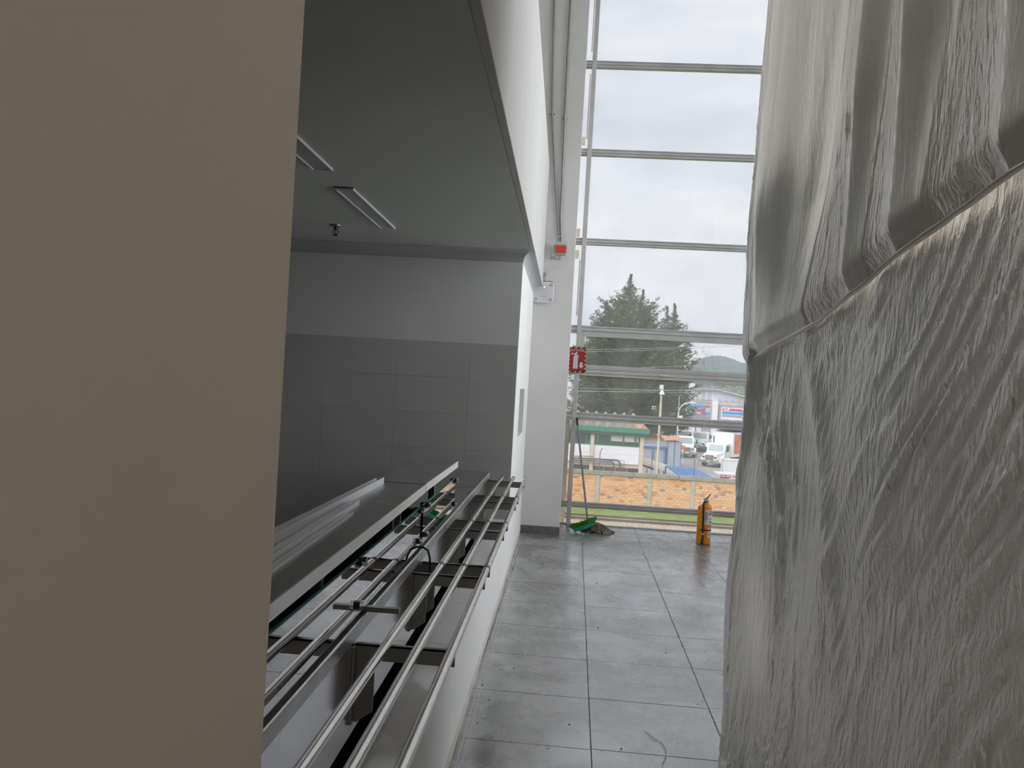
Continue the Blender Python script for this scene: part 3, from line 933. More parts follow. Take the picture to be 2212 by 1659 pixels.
MB().tube([fl(*p) + Vector((0, 0, .003)) for p in ((1392, 1580), (1412, 1597), (1428, 1605), (1438, 1620), (1439, 1635), (1431, 1652))], .0013, 5).build(
    'wire_scrap', 'label_ink', None, label='thin curved wire scrap lying on the floor tiles', category='wire scrap')
q = fl(1012, 1543)
MB().tube([q + Vector((-.012, .01, .003)), q + Vector((0, 0, .006)), q + Vector((.018, -.012, .003))], .003, 6).build(
    'plastic_scrap', 'cable_white', None, label='small white plastic scrap on the floor by the low wall', category='scrap')
s = MB()
for (px, py) in ((1031, 1562), (1042, 1480), (1110, 1444), (1056, 1513), (1438, 1410), (1228, 1265), (1256, 1270), (1430, 1515), (1290, 1260), (1292, 1356), (1525, 1250), (1545, 1560), (1507, 1522), (1230, 1565), (1184, 1617), (1415, 1365), (1342, 1618), (1300, 1488), (1523, 1408)):
    q = fl(px, py); r_ = R.uniform(.003, .007)
    s.lathe([(r_, 0.0005), (r_ * .7, r_ * .6), (r_ * .2, r_ * .8)], (q.x, q.y, 0), 6)
s.build('crumbs', 'label_ink', None, kind='stuff', label='dark crumbs scattered over the floor tiles', category='crumbs')

# ================================================================== PLASTIC SHEETING
def path_pt(s):
    """plan of the hanging sheets: along the corridor, then round the corner to the side window"""
    ya, yb, r_, th = -1.3, 3.02, .32, math.radians(84)
    if s <= yb - ya:
        return Vector((.705, ya + s)), Vector((0, 1))
    s2 = s - (yb - ya)
    if s2 < r_ * th:
        a = s2 / r_
        return Vector((.705 + r_ * (1 - math.cos(a)), yb + r_ * math.sin(a))), Vector((math.sin(a), math.cos(a)))
    s3 = s2 - r_ * th
    p = Vector((.705 + r_ * (1 - math.cos(th)), yb + r_ * math.sin(th)))
    d_ = Vector((math.sin(th), math.cos(th)))
    return p + d_ * s3, d_


def fnoise(x, y, z):
    return mnoise.noise(Vector((x, y, z)))


def hem_z(y):
    return 1.69 + .150 * max(0.0, 3.25 - y) + .010 * math.sin(y * 5)


FOLD = [(-9, .02), (.4, .05), (.8, .0), (1.18, .06), (1.46, .0), (1.60, .05), (1.75, .012), (1.86, .048), (2.20, -.035), (2.68, .06), (3.35, -.02), (3.7, .02), (4.3, -.03), (5.2, .03), (6.4, -.03), (7.6, .03), (99, 0)]


def fold(y):
    for i in range(len(FOLD) - 1):
        (a, ga), (b, gb_) = FOLD[i], FOLD[i + 1]
        if y <= b:
            u = (y - a) / (b - a)
            us = u * u * (3 - 2 * u)
            return ga + (gb_ - ga) * (.45 * u + .55 * us), (math.sin(PI * u) ** .7 if gb_ < ga else 0.0)
    return 0, 0


def tarp_upper(s, zf, y):
    z0, z1 = hem_z(y), 4.3
    z = z0 + (z1 - z0) * zf
    k = s - 1.3 + .19 * (z - 2.7) + .05 * fnoise(s * .8, z * .5, 3)
    g, dr = fold(k)
    g += .012 * fnoise(k * 3.1, z * .3, 1.3) + .007 * fnoise(k * 8.5, z * .6, 5.1)
    msk = .06 + .94 * dr
    cr = abs(fnoise(k * 13, z * 1.5, 9.0)) * .030 + abs(fnoise(k * 31, z * 5, 2.0)) * .014 + fnoise(k * 80, z * 22, 7.0) * .0022
    msk *= min(1.2, max(.3, .75 + 1.2 * fnoise(k * 3.4, z * .5, 21)))
    dm = min(1.0, (z - z0) / .55)
    dm = .12 + .88 * dm * dm * (3 - 2 * dm)
    cu = min(1.0, (z - z0) / .06)
    cu = cu * cu * (3 - 2 * cu) * (1 - .55 * min(1.0, max(0.0, (z - z0 - .075) / .3)))
    return z, g * dm - cr * msk * (.35 + .65 * dm) + .024 * cu, min(1, msk)


def tarp_lower(s, zf, y):
    z0, z1 = .012, hem_z(y) + .10
    z = z0 + (z1 - z0) * zf
    w_ = s + .35 * z
    g = .05 * fnoise(s * .9, z * .8, 11) + .022 * fnoise(w_ * 3.1, z * 1.1, 4)
    g += .035 * math.exp(-((z - .35) / .75) ** 2) * math.exp(-((s - 4.3) / .7) ** 2)
    dgn = (s - 4.35) + .42 * (z - 1.5)                                    # the long slanted crease
    g += .022 * math.exp(-(dgn / .05) ** 2)
    dg2 = (s - 3.0) - .6 * (z - .6)
    g += .016 * math.exp(-(dg2 / .07) ** 2)
    a = .5 * fnoise(s * .7, z * .7, 31)
    p, q = s * math.cos(a) + z * math.sin(a), -s * math.sin(a) + z * math.cos(a)
    cr = abs(fnoise(p * 15, q * 4.0, 9.5)) * .020 + abs(fnoise(p * 34, q * 8, 2.5)) * .013 + fnoise(p * 85, q * 30, 7) * .0022
    msk = min(1.2, max(0.1, .6 + 1.2 * fnoise(p * 1.6, q * 1.1, 41)))
    return z, g + cr * msk, .75 * min(1, msk + .15)


def sheet(name, fn, s0, s1, ns, nz, off, label):
    vs, fs, ck = [], [], []
    # finer along the stretch seen from close by
    ss = [s0 + (s1 - s0) * i / ns for i in range(ns + 1)] if not isinstance(ns, list) else ns
    for s in ss:
        p, d_ = path_pt(s)
        nx = Vector((-d_.y, d_.x))
        for j in range(nz + 1):
            z, g, mk_ = fn(s, j / nz, p.y)
            ck.append(mk_)
            q = p + nx * (g + off)
            vs.append((q.x, q.y, z))
    n1 = nz + 1
    for i in range(len(ss) - 1):
        for j in range(nz):
            a = i * n1 + j
            fs.append((a, a + n1, a + n1 + 1, a + 1))
    me = bpy.data.meshes.new(name)
    me.from_pydata(vs, [], fs)
    me.materials.append(M['tarp'])
    me.polygons.foreach_set('use_smooth', [True] * len(me.polygons))
    me.update()
    me.attributes.new('crinkle', 'FLOAT', 'POINT').data.foreach_set('value', ck)
    o = bpy.data.objects.new(name, me)
    return link(o, None, label=label, category='plastic sheet')


SS = [.1 + .05 * i for i in range(42)] + [2.2 + .0085 * i for i in range(306)] + [4.8 + .06 * i for i in range(38)]
up = sheet('plastic_sheet', tarp_upper, 0, 0, SS, 230, .004, 'upper translucent plastic sheet hanging in long shiny folds')
lw = sheet('plastic_sheet', tarp_lower, 0, 0, SS, 230, .0, 'lower translucent plastic sheet, crinkled, hanging to the floor')
# rolled hem at the foot of the upper sheet
pts, rad = [], []
for i, s in enumerate([1.2 + .05 * k for k in range(64)]):
    p, d_ = path_pt(s)
    nx = Vector((-d_.y, d_.x))
    z, g, _m = tarp_upper(s, 0, p.y)
    q = p + nx * (g + .004)
    pts.append((q.x, q.y, z + .006 * fnoise(s * 6, 0, 5))); rad.append(.006 + .003 * fnoise(s * 5, 3, 1))
MB().tube(pts, rad, 8).build('rolled_hem', 'tarp', up, smooth=True)
# pipe the sheets hang from
pts = []
for k in range(24):
    p, d_ = path_pt(.1 + 6.8 * k / 23)
    pts.append((p.x, p.y, 4.33))
hp = thing('hanging_rail', 'steel pipe high up from which the plastic sheets hang', 'rail', (.76, 3, 4.33))
MB().tube(pts, .02, 8).build('pipe', 'conduit', hp, smooth=True)
for k in range(0, 24, 6):
    x, y, z = pts[k]
    MB().tube([(x, y, 4.33), (x, y, ZT)], .006, 6).build('hanger_rod', 'conduit', hp)

# ================================================================== OUTSIDE
GZ = -5.8
M['asphalt'] = mat('asphalt', (0.40, 0.385, 0.37), 0.85, vary=.25, vscale=.5, stretch=(1, .4, 1))
M['grass'] = mat('grass', (0.24, 0.33, 0.06), 0.9, col2=(0.14, 0.19, 0.05), vscale=1.4, bump=.5, bscale=8)
M['ballast'] = mat('ballast_stone', (0.56, 0.46, 0.36), 0.95, col2=(0.30, 0.23, 0.17), vscale=9, bump=1.0, bscale=22, detail=6)
M['rail_rust'] = mat('rusty_rail', (0.15, 0.10, 0.085), 0.7, vary=.3, vscale=5)
M['concrete'] = mat('concrete', (0.36, 0.34, 0.30), 0.9, vary=.3, vscale=2.5)
M['concrete_post'] = mat('concrete_post', (0.50, 0.46, 0.38), 0.9, vary=.15, vscale=2)
M['mortar'] = mat('mortar', (0.55, 0.45, 0.34), 0.95)
BR = [mat('brick_a', (0.84, 0.43, 0.19), .9, vary=.12, vscale=6), mat('brick_b', (0.86, 0.50, 0.26), .9, vary=.12, vscale=6), mat('brick_c', (0.80, 0.36, 0.15), .9, vary=.15, vscale=6),
      mat('brick_d', (0.84, 0.47, 0.33), .9, vary=.12, vscale=6), mat('brick_e', (0.38, 0.26, 0.25), .9, vary=.25, vscale=6), mat('brick_f', (0.58, 0.28, 0.16), .9, vary=.2, vscale=6)]
M['iron'] = mat('iron_bar', (0.13, 0.12, 0.12), .7)
M['green_paint'] = mat('green_paint', (0.02, 0.24, 0.15), .55, vary=.12, vscale=.7)
M['white_panel'] = mat('white_cladding', (0.84, 0.84, 0.87), .55)
M['beige'] = mat('beige_wall', (0.66, 0.58, 0.47), .85, vary=.06, vscale=.8)
M['roof_fibre'] = mat('fibre_cement_roof', (0.36, 0.32, 0.285), .9, vary=.2, vscale=2)
M['roof_red'] = mat('reddish_roof', (0.62, 0.36, 0.25), .9, vary=.2, vscale=2)
M['dark_glass'] = mat('dark_glass', (0.075, 0.08, 0.085), .25)
M['blind'] = mat('roller_blind', (0.66, 0.66, 0.62), .8)
M['pipe_brown'] = mat('dark_pipe', (0.12, 0.10, 0.10), .6)
M['shed_blue'] = mat('blue_grey_sheet', (0.40, 0.44, 0.50), .6, vary=.08, vscale=.8)
M['blue_paint'] = mat('blue_paint', (0.10, 0.19, 0.50), .6)
M['blue_roof'] = mat('blue_roof', (0.14, 0.30, 0.62), .55, vary=.08, vscale=1)
M['cream'] = mat('cream_panel', (0.76, 0.73, 0.62), .7)
M['truck_white'] = mat('truck_white', (0.82, 0.82, 0.82), .35)
M['truck_dark'] = mat('truck_dark', (0.05, 0.05, 0.055), .6)
M['tyre'] = mat('tyre', (0.045, 0.04, 0.04), .85)
M['windscreen'] = mat('windscreen', (0.30, 0.40, 0.42), .12)
M['bumper_steel'] = mat('bumper_steel', (0.42, 0.42, 0.42), .4, .5)
M['plate_yellow'] = mat('plate_yellow', (0.80, 0.50, 0.06), .5)
M['grille'] = mat('grille_grey', (0.20, 0.20, 0.21), .5)
M['advert_red'] = mat('advert_red', (0.72, 0.10, 0.07), .5)
M['advert_brown'] = mat('advert_brown', (0.42, 0.13, 0.08), .5, col2=(0.62, 0.20, 0.10), vscale=1.2)
M['advert_yellow'] = mat('advert_yellow', (0.85, 0.42, 0.04), .5)
M['orange_board'] = mat('orange_board', (0.85, 0.20, 0.05), .6)
M['facade_grey'] = mat('grey_facade', (0.55, 0.54, 0.57), .7)
M['facade_light'] = mat('light_facade', (0.74, 0.74, 0.78), .7)
M['facade_upper'] = mat('translucent_cladding', (0.60, 0.62, 0.70), .6)
M['clad_yellow'] = mat('pale_yellow_cladding', (0.66, 0.58, 0.44), .6)
M['clad_blue'] = mat('pale_blue_cladding', (0.46, 0.55, 0.74), .6)
M['sign_blue'] = mat('bright_blue', (0.02, 0.32, 0.78), .5)
M['sign_rose'] = mat('rose_red', (0.62, 0.09, 0.13), .5)
M['sign_slate'] = mat('slate_blue', (0.22, 0.30, 0.42), .5)
M['sign_grey'] = mat('sign_grey', (0.36, 0.36, 0.42), .5)
M['sign_mint'] = mat('sign_mint', (0.46, 0.55, 0.54), .5)
M['pole'] = mat('painted_pole', (0.62, 0.57, 0.46), .8, col2=(0.48, 0.24, 0.12), vscale=1.5, ramp=(.38, .5))
M['lamp_white'] = mat('lamp_white', (0.74, 0.75, 0.76), .5)
M['bark'] = mat('bark', (0.12, 0.09, 0.07), .9)
M['needle_dark'] = mat('needle_dark', (0.105, 0.135, 0.085), .8, col2=(0.060, 0.085, 0.060), vscale=.6)
M['needle_light'] = mat('needle_light', (0.165, 0.185, 0.085), .8, col2=(0.09, 0.11, 0.06), vscale=.6)
M['leaf_green'] = mat('leaf_green', (0.13, 0.16, 0.05), .8, col2=(0.06, 0.08, 0.03), vscale=1)
M['hill_forest'] = mat('hill_forest', (0.06, 0.085, 0.06), .95, vary=.3, vscale=.06)
M['wire'] = mat('pale_wire', (0.42, 0.42, 0.41), .6)
M['house_pale'] = mat('pale_house', (0.70, 0.64, 0.60), .85, vary=.2, vscale=.9)
M['house_red'] = mat('brick_red_house', (0.48, 0.18, 0.13), .9, vary=.2, vscale=2)

box('ground', 'asphalt', None, -260, 420, 50.9, 420, GZ - .3, GZ, kind='structure', label='grey asphalt yard beyond the brick wall', category='ground')
# lawn and ballast as gently uneven strips
def strip(name, material, y0, y1, x0, x1, nx, ny, amp, sc, z, crown, label, cat):
    vs, fs = [], []
    for i in range(nx + 1):
        for j in range(ny + 1):
            x, y = x0 + (x1 - x0) * i / nx, y0 + (y1 - y0) * j / ny
            u = j / ny
            edge = min(1, 6 * min(u, 1 - u))
            vs.append((x, y, z + crown * edge + amp * edge * fnoise(x * sc, y * sc, 2.2)))
    for i in range(nx):
        for j in range(ny):
            a = i * (ny + 1) + j
            fs.append((a, a + ny + 1, a + ny + 2, a + 1))
    return MB().add(vs, fs).build(name, material, None, kind='stuff', label=label, category=cat)


strip('grass', 'grass', 45.25, 50.95, -20, 40, 200, 24, .06, 1.3, GZ, .03, 'green grass strip between the railway and the brick wall', 'grass')
strip('grass', 'grass', 10.5, 42.35, -20, 40, 80, 40, .06, .8, GZ, .0, 'rough grass on the near side of the railway', 'grass')
strip('gravel', 'ballast', 42.4, 45.2, -14, 26, 640, 60, .05, 11.0, GZ - .02, .12, 'pale stone ballast under the railway track', 'gravel')
for y, lb in ((43.75, 'nearer rusty rail of the railway track'), (44.8, 'farther rusty rail of the railway track')):
    r_ = MB()
    r_.prism([(y - .06, 0), (y + .06, 0), (y + .06, .012), (y + .01, .025), (y + .01, .075), (y + .033, .082), (y + .033, .105), (y - .033, .105), (y - .033, .082), (y - .01, .075), (y - .01, .025), (y - .06, .012)], 'x', -14, 26)
    o = r_.build('railway_rail', 'rail_rust', None, label=lb, category='rail', group='rails of the railway track')
    o.location.z = GZ + .135

# ---------------------------------------------------------------- boundary wall
YB = 51.0
bw = thing('boundary_wall', 'orange brick boundary wall with concrete posts and coping', 'brick wall', (4.5, YB, GZ))
px_posts = [1178, 1290, 1403, 1496.5, 1603]
pX = [at(p, 1060, YB).x for p in px_posts]
zc0, zc1 = GZ + 1.86, GZ + 2.13
box('mortar_core', 'mortar', bw, pX[0], pX[-1] + 4, YB + .03, YB + .16, GZ, zc0)
for i, x in enumerate(pX):
    box('post', 'concrete_post', bw, x - .115, x + .115, YB - .03, YB + .19, GZ, zc0)
for i in range(12):
    x = pX[0] - .15 + 1.45 * i
    box('coping_stone', 'concrete', bw, x, x + 1.43, YB - .07, YB + .23, zc0, zc1 + R.uniform(-.012, .012), bevel=.015)
bwid, bh = .30, .169
bmesh_pool = [box_mesh('brick', m_, bwid - .022, .13, bh - .020, .006) for m_ in BR]
count, rest = 0, {}
for bay in (2, 1, 3, 0):
    xa = pX[bay] + .115; xb = pX[bay + 1] - .115
    ncol = int(round((xb - xa) / bwid)); cw = (xb - xa) / ncol
    for r_ in range(11):
        for c_ in range(ncol):
            sh = (cw / 2 if r_ % 2 else 0)
            xc = xa + cw * (c_ + .5) + sh - cw / 4
            xc = min(max(xc, xa + cw * .5), xb - cw * .5)
            mi = R.choices(range(6), (30, 30, 14, 14, 4, 6))[0]
            dy = R.uniform(-.008, .008)
            if count < 300:
                o = inst('brick', bmesh_pool[mi], bw, (xc - 4.5, dy + .08, bh * (r_ + .5) + .001))
                o.scale.x = R.uniform(.93, 1.03) * cw / bwid
                count += 1
            else:
                rest.setdefault(mi, MB()).box(xc - cw / 2 + .011, xc + cw / 2 - .011, YB + .015 + dy, YB + .145 + dy, GZ + bh * r_ + .010, GZ + bh * (r_ + 1) - .010)
for mi, mb in rest.items():
    mb.build('brickwork', BR[mi], bw, kind='stuff')
for (px, y0, y1) in ((1294, 968, 1020), (1407, 976, 1020), (1499, 979, 1024)):
    p0, p1 = at(px, y1, YB + .1), at(px, y0 + 8, YB + .1)
    t0 = at(px + 3, y0, YB + .1)
    MB().tube([Vector((p0.x, YB + .1, zc1)), Vector((p0.x, YB + .1, p1.z)), Vector((p0.x + .12, YB + .02, t0.z))], .028, 6).build('wire_post', 'iron', bw)
for zz in (.25,):
    MB().tube([(pX[0], YB + .1, zc1 + .85 + zz), (pX[4] + 3, YB + .1, zc1 + .85 + zz)], .005, 4).build('fence_wire', 'iron', bw)

# ---------------------------------------------------------------- white building with green fascia
Y6 = 60.0
def a6(px, py): return at(px, py, Y6)
cR = a6(1386, 965); cL = a6(1279, 965)
xR, xL, x_end = cR.x + .14, cL.x, a6(1120, 960).x
zf1, zf0 = a6(1340, 923).z, a6(1340, 933.5).z        # fascia
zw1, zw0 = a6(1340, 938).z, a6(1340, 963.5).z       # window band
zp0 = a6(1340, 1002).z
gb = thing('office_building', 'white two storey building with a green fascia and folded roof', 'building', ((xR + x_end) / 2, Y6, GZ))
box('wall', 'beige', gb, x_end, xR - .02, Y6 + .12, Y6 + 9, GZ, zw1)
for x in (xL, cR.x):
    box('pillar', 'beige', gb, x - .14, x + .14, Y6 - .10, Y6 + .2, GZ, zw1)
for (xa, xb) in ((x_end, xL - .16), (xL + .16, cR.x - .16)):
    nh = 10; hh = (zw0 - zp0) / nh
    for k in range(nh):
        box('cladding_board', 'white_panel', gb, xa, xb, Y6 + .02, Y6 + .1, zp0 + k * hh + .002, zp0 + (k + 1) * hh)
box('fascia', 'green_paint', gb, x_end, xR + .35, Y6 - .55, Y6 - .45, zf0, zf1)
box('eave_soffit', 'pipe_brown', gb, x_end, xR + .35, Y6 - .45, Y6 + .12, zw1 + .02, zw1 + .12)
MB().tube([(x_end, Y6 - .2, zw1 - .04), (xR + .15, Y6 - .2, zw1 - .04), (xR + .22, Y6 - .2, zw1 + .05), (xR + .24, Y6 - .2, zf0)], .07, 8).build('gutter_pipe', 'green_paint', gb, smooth=True)
# windows
def gwin(xa, xb, mid, blind):
    f = MB()
    f.box(xa, xb, Y6, Y6 + .1, zw0 - .02, zw0 + .06).box(xa, xb, Y6, Y6 + .1, zw1 - .10, zw1 - .04)
    for x in [xa, xb - .06] + [m_ - .03 for m_ in mid]:
        f.box(x, x + .07, Y6 - .01, Y6 + .1, zw0 - .02, zw1 - .04)
    wf = f.build('window_frame', 'green_paint', gb)
    xs = [xa] + mid + [xb]
    for i in range(len(xs) - 1):
        box('pane', 'dark_glass', wf, xs[i] + .05, xs[i + 1] - .05, Y6 + .06, Y6 + .09, zw0 + .06, zw1 - .10)
        if blind[i]:
            box('blind', 'blind', wf, xs[i] + .06, xs[i + 1] - .06, Y6 + .04, Y6 + .055, zw0 + .34, zw1 - .10)


gx = lambda px: a6(px, 950).x
gwin(gx(1291), gx(1381), [gx(1293.5 + 25), gx(1347), gx(1373)], [0, 1, 1, 1])
gwin(gx(1283.5), gx(1291), [], [0])
gwin(gx(1266.5), gx(1275), [], [0])
gwin(gx(1180), gx(1266), [gx(1205), gx(1236)], [0, 0, 0])
# lower openings
for i in range(4):
    xa = gx(1283 + 25.5 * i)
    box('lower_window', 'pipe_brown' if i < 3 else 'dark_glass', gb, xa, xa + .82, Y6 + .06, Y6 + .13, a6(1330, 1018).z - .7, a6(1330, 1010).z)
gr = MB()
for i in range(7):
    xa = gx(1240 + 5.2 * i)
    gr.box(xa, xa + .14, Y6 + .05, Y6 + .13, a6(1255, 1012).z - .5, a6(1255, 1004).z)
gr.build('grille_block', 'dark_glass', gb)
# pipes in front
for (pts, r_) in (([(1230, 989), (1262, 990), (1281, 991), (1334, 994), (1338, 997), (1339, 1014)], .065), ([(1230, 993), (1281, 995), (1322, 998.5), (1326, 1001), (1327, 1014)], .055),
                  ([(1230, 985), (1281.5, 986), (1281, 1012)], .035), ([(1281, 991.5), (1340, 998), (1342.5, 1003), (1342.5, 1014)], .025), ([(1338, 994.5), (1348.5, 995), (1348, 1012)], .02)):
    MB().tube([at(x, y, Y6 - .4) for x, y in pts], r_, 6).build('service_pipe', 'pipe_brown', gb, smooth=True)
# folded plate roof, ridges running back
x = xR + .30
pw_ = .80
k = 0
while x > x_end:
    zb = zf1 - .06
    mb = MB()
    x0_, x1_, xm = x - pw_, x, x - pw_ / 2
    dz = .55
    mb.add([(x0_, Y6 - .44, zb), (xm, Y6 - .44, zb + .42), (x1_, Y6 - .44, zb), (x0_, Y6 + 9, zb + dz), (xm, Y6 + 9, zb + .42 + dz), (x1_, Y6 + 9, zb + dz)],
           [(0, 1, 2), (3, 5, 4), (0, 3, 4, 1), (1, 4, 5, 2), (0, 2, 5, 3)])
    mb.build('roof_fold', 'roof_red' if k == 0 else 'roof_fibre', gb)
    x -= pw_; k += 1

# ---------------------------------------------------------------- sheds, canopies
def corrugated(name, material, parent, x0, x1, y, z0, z1, pitch, amp, thick=.03):
    n_ = max(4, int((x1 - x0) / pitch * 2))
    vs, fs = [], []
    for i in range(n_ + 1):
        xx = x0 + (x1 - x0) * i / n_
        yy = y - (amp if i % 2 else 0)
        vs += [(xx, yy, z0), (xx, yy, z1), (xx, yy + thick, z1), (xx, yy + thick, z0)]
    for i in range(n_):
        for k in range(4):
            fs.append((4 * i + k, 4 * i + 4 + k, 4 * i + 4 + (k + 1) % 4, 4 * i + (k + 1) % 4))
    fs += [(0, 1, 2, 3), (4 * n_ + 3, 4 * n_ + 2, 4 * n_ + 1, 4 * n_)]
    return MB().add(vs, fs).build(name, material, parent)


YS8 = 78.0
a8 = lambda px, py: at(px, py, YS8)
xA, xB, xC = a8(1386, 980).x, a8(1441, 980).x, a8(1471.5, 980).x
zt = a8(1456, 954).z; zl = a8(1415, 964).z
sd_ = thing('metal_shed', 'blue grey corrugated metal shed behind the brick wall', 'shed', ((xA + xC) / 2, YS8, GZ))
box('shed_body', 'shed_blue', sd_, xB + .03, xC - .03, YS8 + .05, YS8 + 3.5, GZ, zt - .05)
corrugated('sheet_wall', 'shed_blue', sd_, xB, xC, YS8, GZ, zt, .22, .03)
for x in (xB + .02, (xB + xC) / 2, xC - .05):
    box('frame_bar', 'blue_paint', sd_, x - .02, x + .03, YS8 - .07, YS8 - .035, GZ, zt)
box('wing_body', 'shed_blue', sd_, xA, xB - .02, YS8 + .45, YS8 + 3.5, GZ, zl - .05)
corrugated('wing_wall', 'shed_blue', sd_, xA, xB - .02, YS8 + .40, GZ, zl, .22, .03)
box('wing_beam', 'blue_paint', sd_, xA, xB, YS8 + .2, YS8 + .36, zl - .18, zl)
for x in (a8(1410, 980).x, a8(1437, 980).x):
    box('wing_post', 'blue_paint', sd_, x - .05, x + .05, YS8 + .2, YS8 + .34, GZ, zl - .18)
n_ = 14
vs, fs = [], []
for i in range(n_ + 1):
    xx = xB - .25 + (xC - xB + .45) * i / n_
    zz = zt + .04 + .06 * (i % 2) + .10 * i / n_
    vs += [(xx, YS8 - .2, zz), (xx, YS8 + 3.7, zz + .2), (xx, YS8 + 3.7, zz + .25), (xx, YS8 - .2, zz + .05)]
for i in range(n_):
    for k in range(4):
        fs.append((4 * i + k, 4 * i + 4 + k, 4 * i + 4 + (k + 1) % 4, 4 * i + (k + 1) % 4))
MB().add(vs, fs).build('roof', 'roof_red', sd_)

Yw = 99.0
lwz = thing('low_building', 'long low grey building with a red strip behind the shed', 'building', (at(1425, 955, Yw).x, Yw, GZ))
x0_, x1_ = at(1380, 955, Yw).x, at(1456, 955, Yw).x
box('wall', 'facade_light', lwz, x0_, x1_, Yw, Yw + 5, GZ, at(1420, 950, Yw).z)
box('roof', 'roof_red', lwz, x0_ - .2, x1_ + .2, Yw - .3, Yw + 5.2, at(1420, 950, Yw).z, at(1420, 946, Yw).z)
box('red_strip', 'sign_rose', lwz, x0_, x1_, Yw - .03, Yw, at(1420, 962.5, Yw).z, at(1420, 960, Yw).z)

Ycn = 66.0
def slab4(name, material, parent, pts, th):
    vs = [Vector(p) for p in pts] + [Vector(p) - Vector((0, 0, th)) for p in pts]
    return MB().add(vs, [(0, 1, 2, 3), (7, 6, 5, 4), (0, 4, 5, 1), (1, 5, 6, 2), (2, 6, 7, 3), (3, 7, 4, 0)]).build(name, material, parent)


cn = thing('awning', 'sloping tan and white awning between the building and the pole', 'awning', (at(1415, 1000, Ycn).x, Ycn, GZ))
slab4('awning_top', 'beige', cn, [at(1386, 997, Ycn), at(1452, 1017, Ycn), at(1449, 1007, Ycn + 3), at(1386, 985, Ycn + 3)], .05)
slab4('awning_edge', 'white_panel', cn, [at(1386, 997, Ycn - .02), at(1453, 1017, Ycn - .02), at(1453, 1017, Ycn + .05), at(1386, 997, Ycn + .05)], .22)
for px in (1398, 1424, 1434):
    p = at(px, 1008, Ycn + .3)
    box('awning_post', 'iron', cn, p.x - .03, p.x + .03, Ycn + .3, Ycn + .36, GZ, p.z - .15)
slab4('red_flap', 'sign_rose', cn, [at(1388, 1002, Ycn + .6), at(1412, 1011, Ycn + .6), at(1412, 1012, Ycn + .9), at(1388, 1003, Ycn + .9)], .14)

br = thing('blue_canopy', 'low blue corrugated canopy roof just behind the brick wall', 'canopy', (at(1485, 1015, 62).x, 62, GZ))
pA, pB, pC, pD = at(1470, 1029, 59.5), at(1536, 1029, 59.5), at(1500, 1010, 64.5), at(1438, 1006, 64.5)
slab4('roof_sheet', 'blue_roof', br, [pA, pB, pC, pD], .06)
for k in range(13):
    u = (k + .5) / 13
    a_, b_ = pA.lerp(pB, u), pD.lerp(pC, u)
    MB().tube([a_ + Vector((0, 0, .02)), b_ + Vector((0, 0, .0))], .022, 5).build('roof_rib', 'blue_roof', br)
for p in (pA, pB, pC, pD):
    box('canopy_post', 'iron', br, p.x - .05, p.x + .05, p.y - .05, p.y + .05, GZ, p.z - .06)

sgn = at(1476, 966, 84)
ob = thing('site_sign', 'small square orange sign on a thin post by the trucks', 'sign', (sgn.x, 84, GZ))
box('board', 'orange_board', ob, sgn.x - .2, sgn.x + .2, 83.95, 84, sgn.z - .2, sgn.z + .2, bevel=.01)
box('post', 'lamp_white', ob, sgn.x - .03, sgn.x + .03, 84.0, 84.06, GZ, sgn.z + .1)
kp = [at(1472, 998, 86), at(1506, 1013, 70)]
kb = MB().box(kp[0].x, kp[1].x, 71, 71.25, GZ, GZ + .14).build('kerb', 'clad_yellow', None, label='pale yellow kerb beside the truck yard', category='kerb')
o = strip('grass', 'grass', 71.3, 77.5, at(1470, 1000, 74).x, at(1484, 1000, 74).x, 12, 20, .05, 1.5, GZ, .06, 'small green grass patch at the corner of the shed', 'grass')

# ---------------------------------------------------------------- trucks (front faces -y, origin on the ground under the front axle)
def wheel(t, x, y, r_=.50):
    w_ = MB().tube([(x - .14, y, r_), (x + .14, y, r_)], r_, 18).build('wheel', 'tyre', t, smooth=True)
    MB().tube([(x - .15, y, r_), (x + .15, y, r_)], r_ * .55, 14).build('hub', 'bumper_steel', w_, smooth=True)


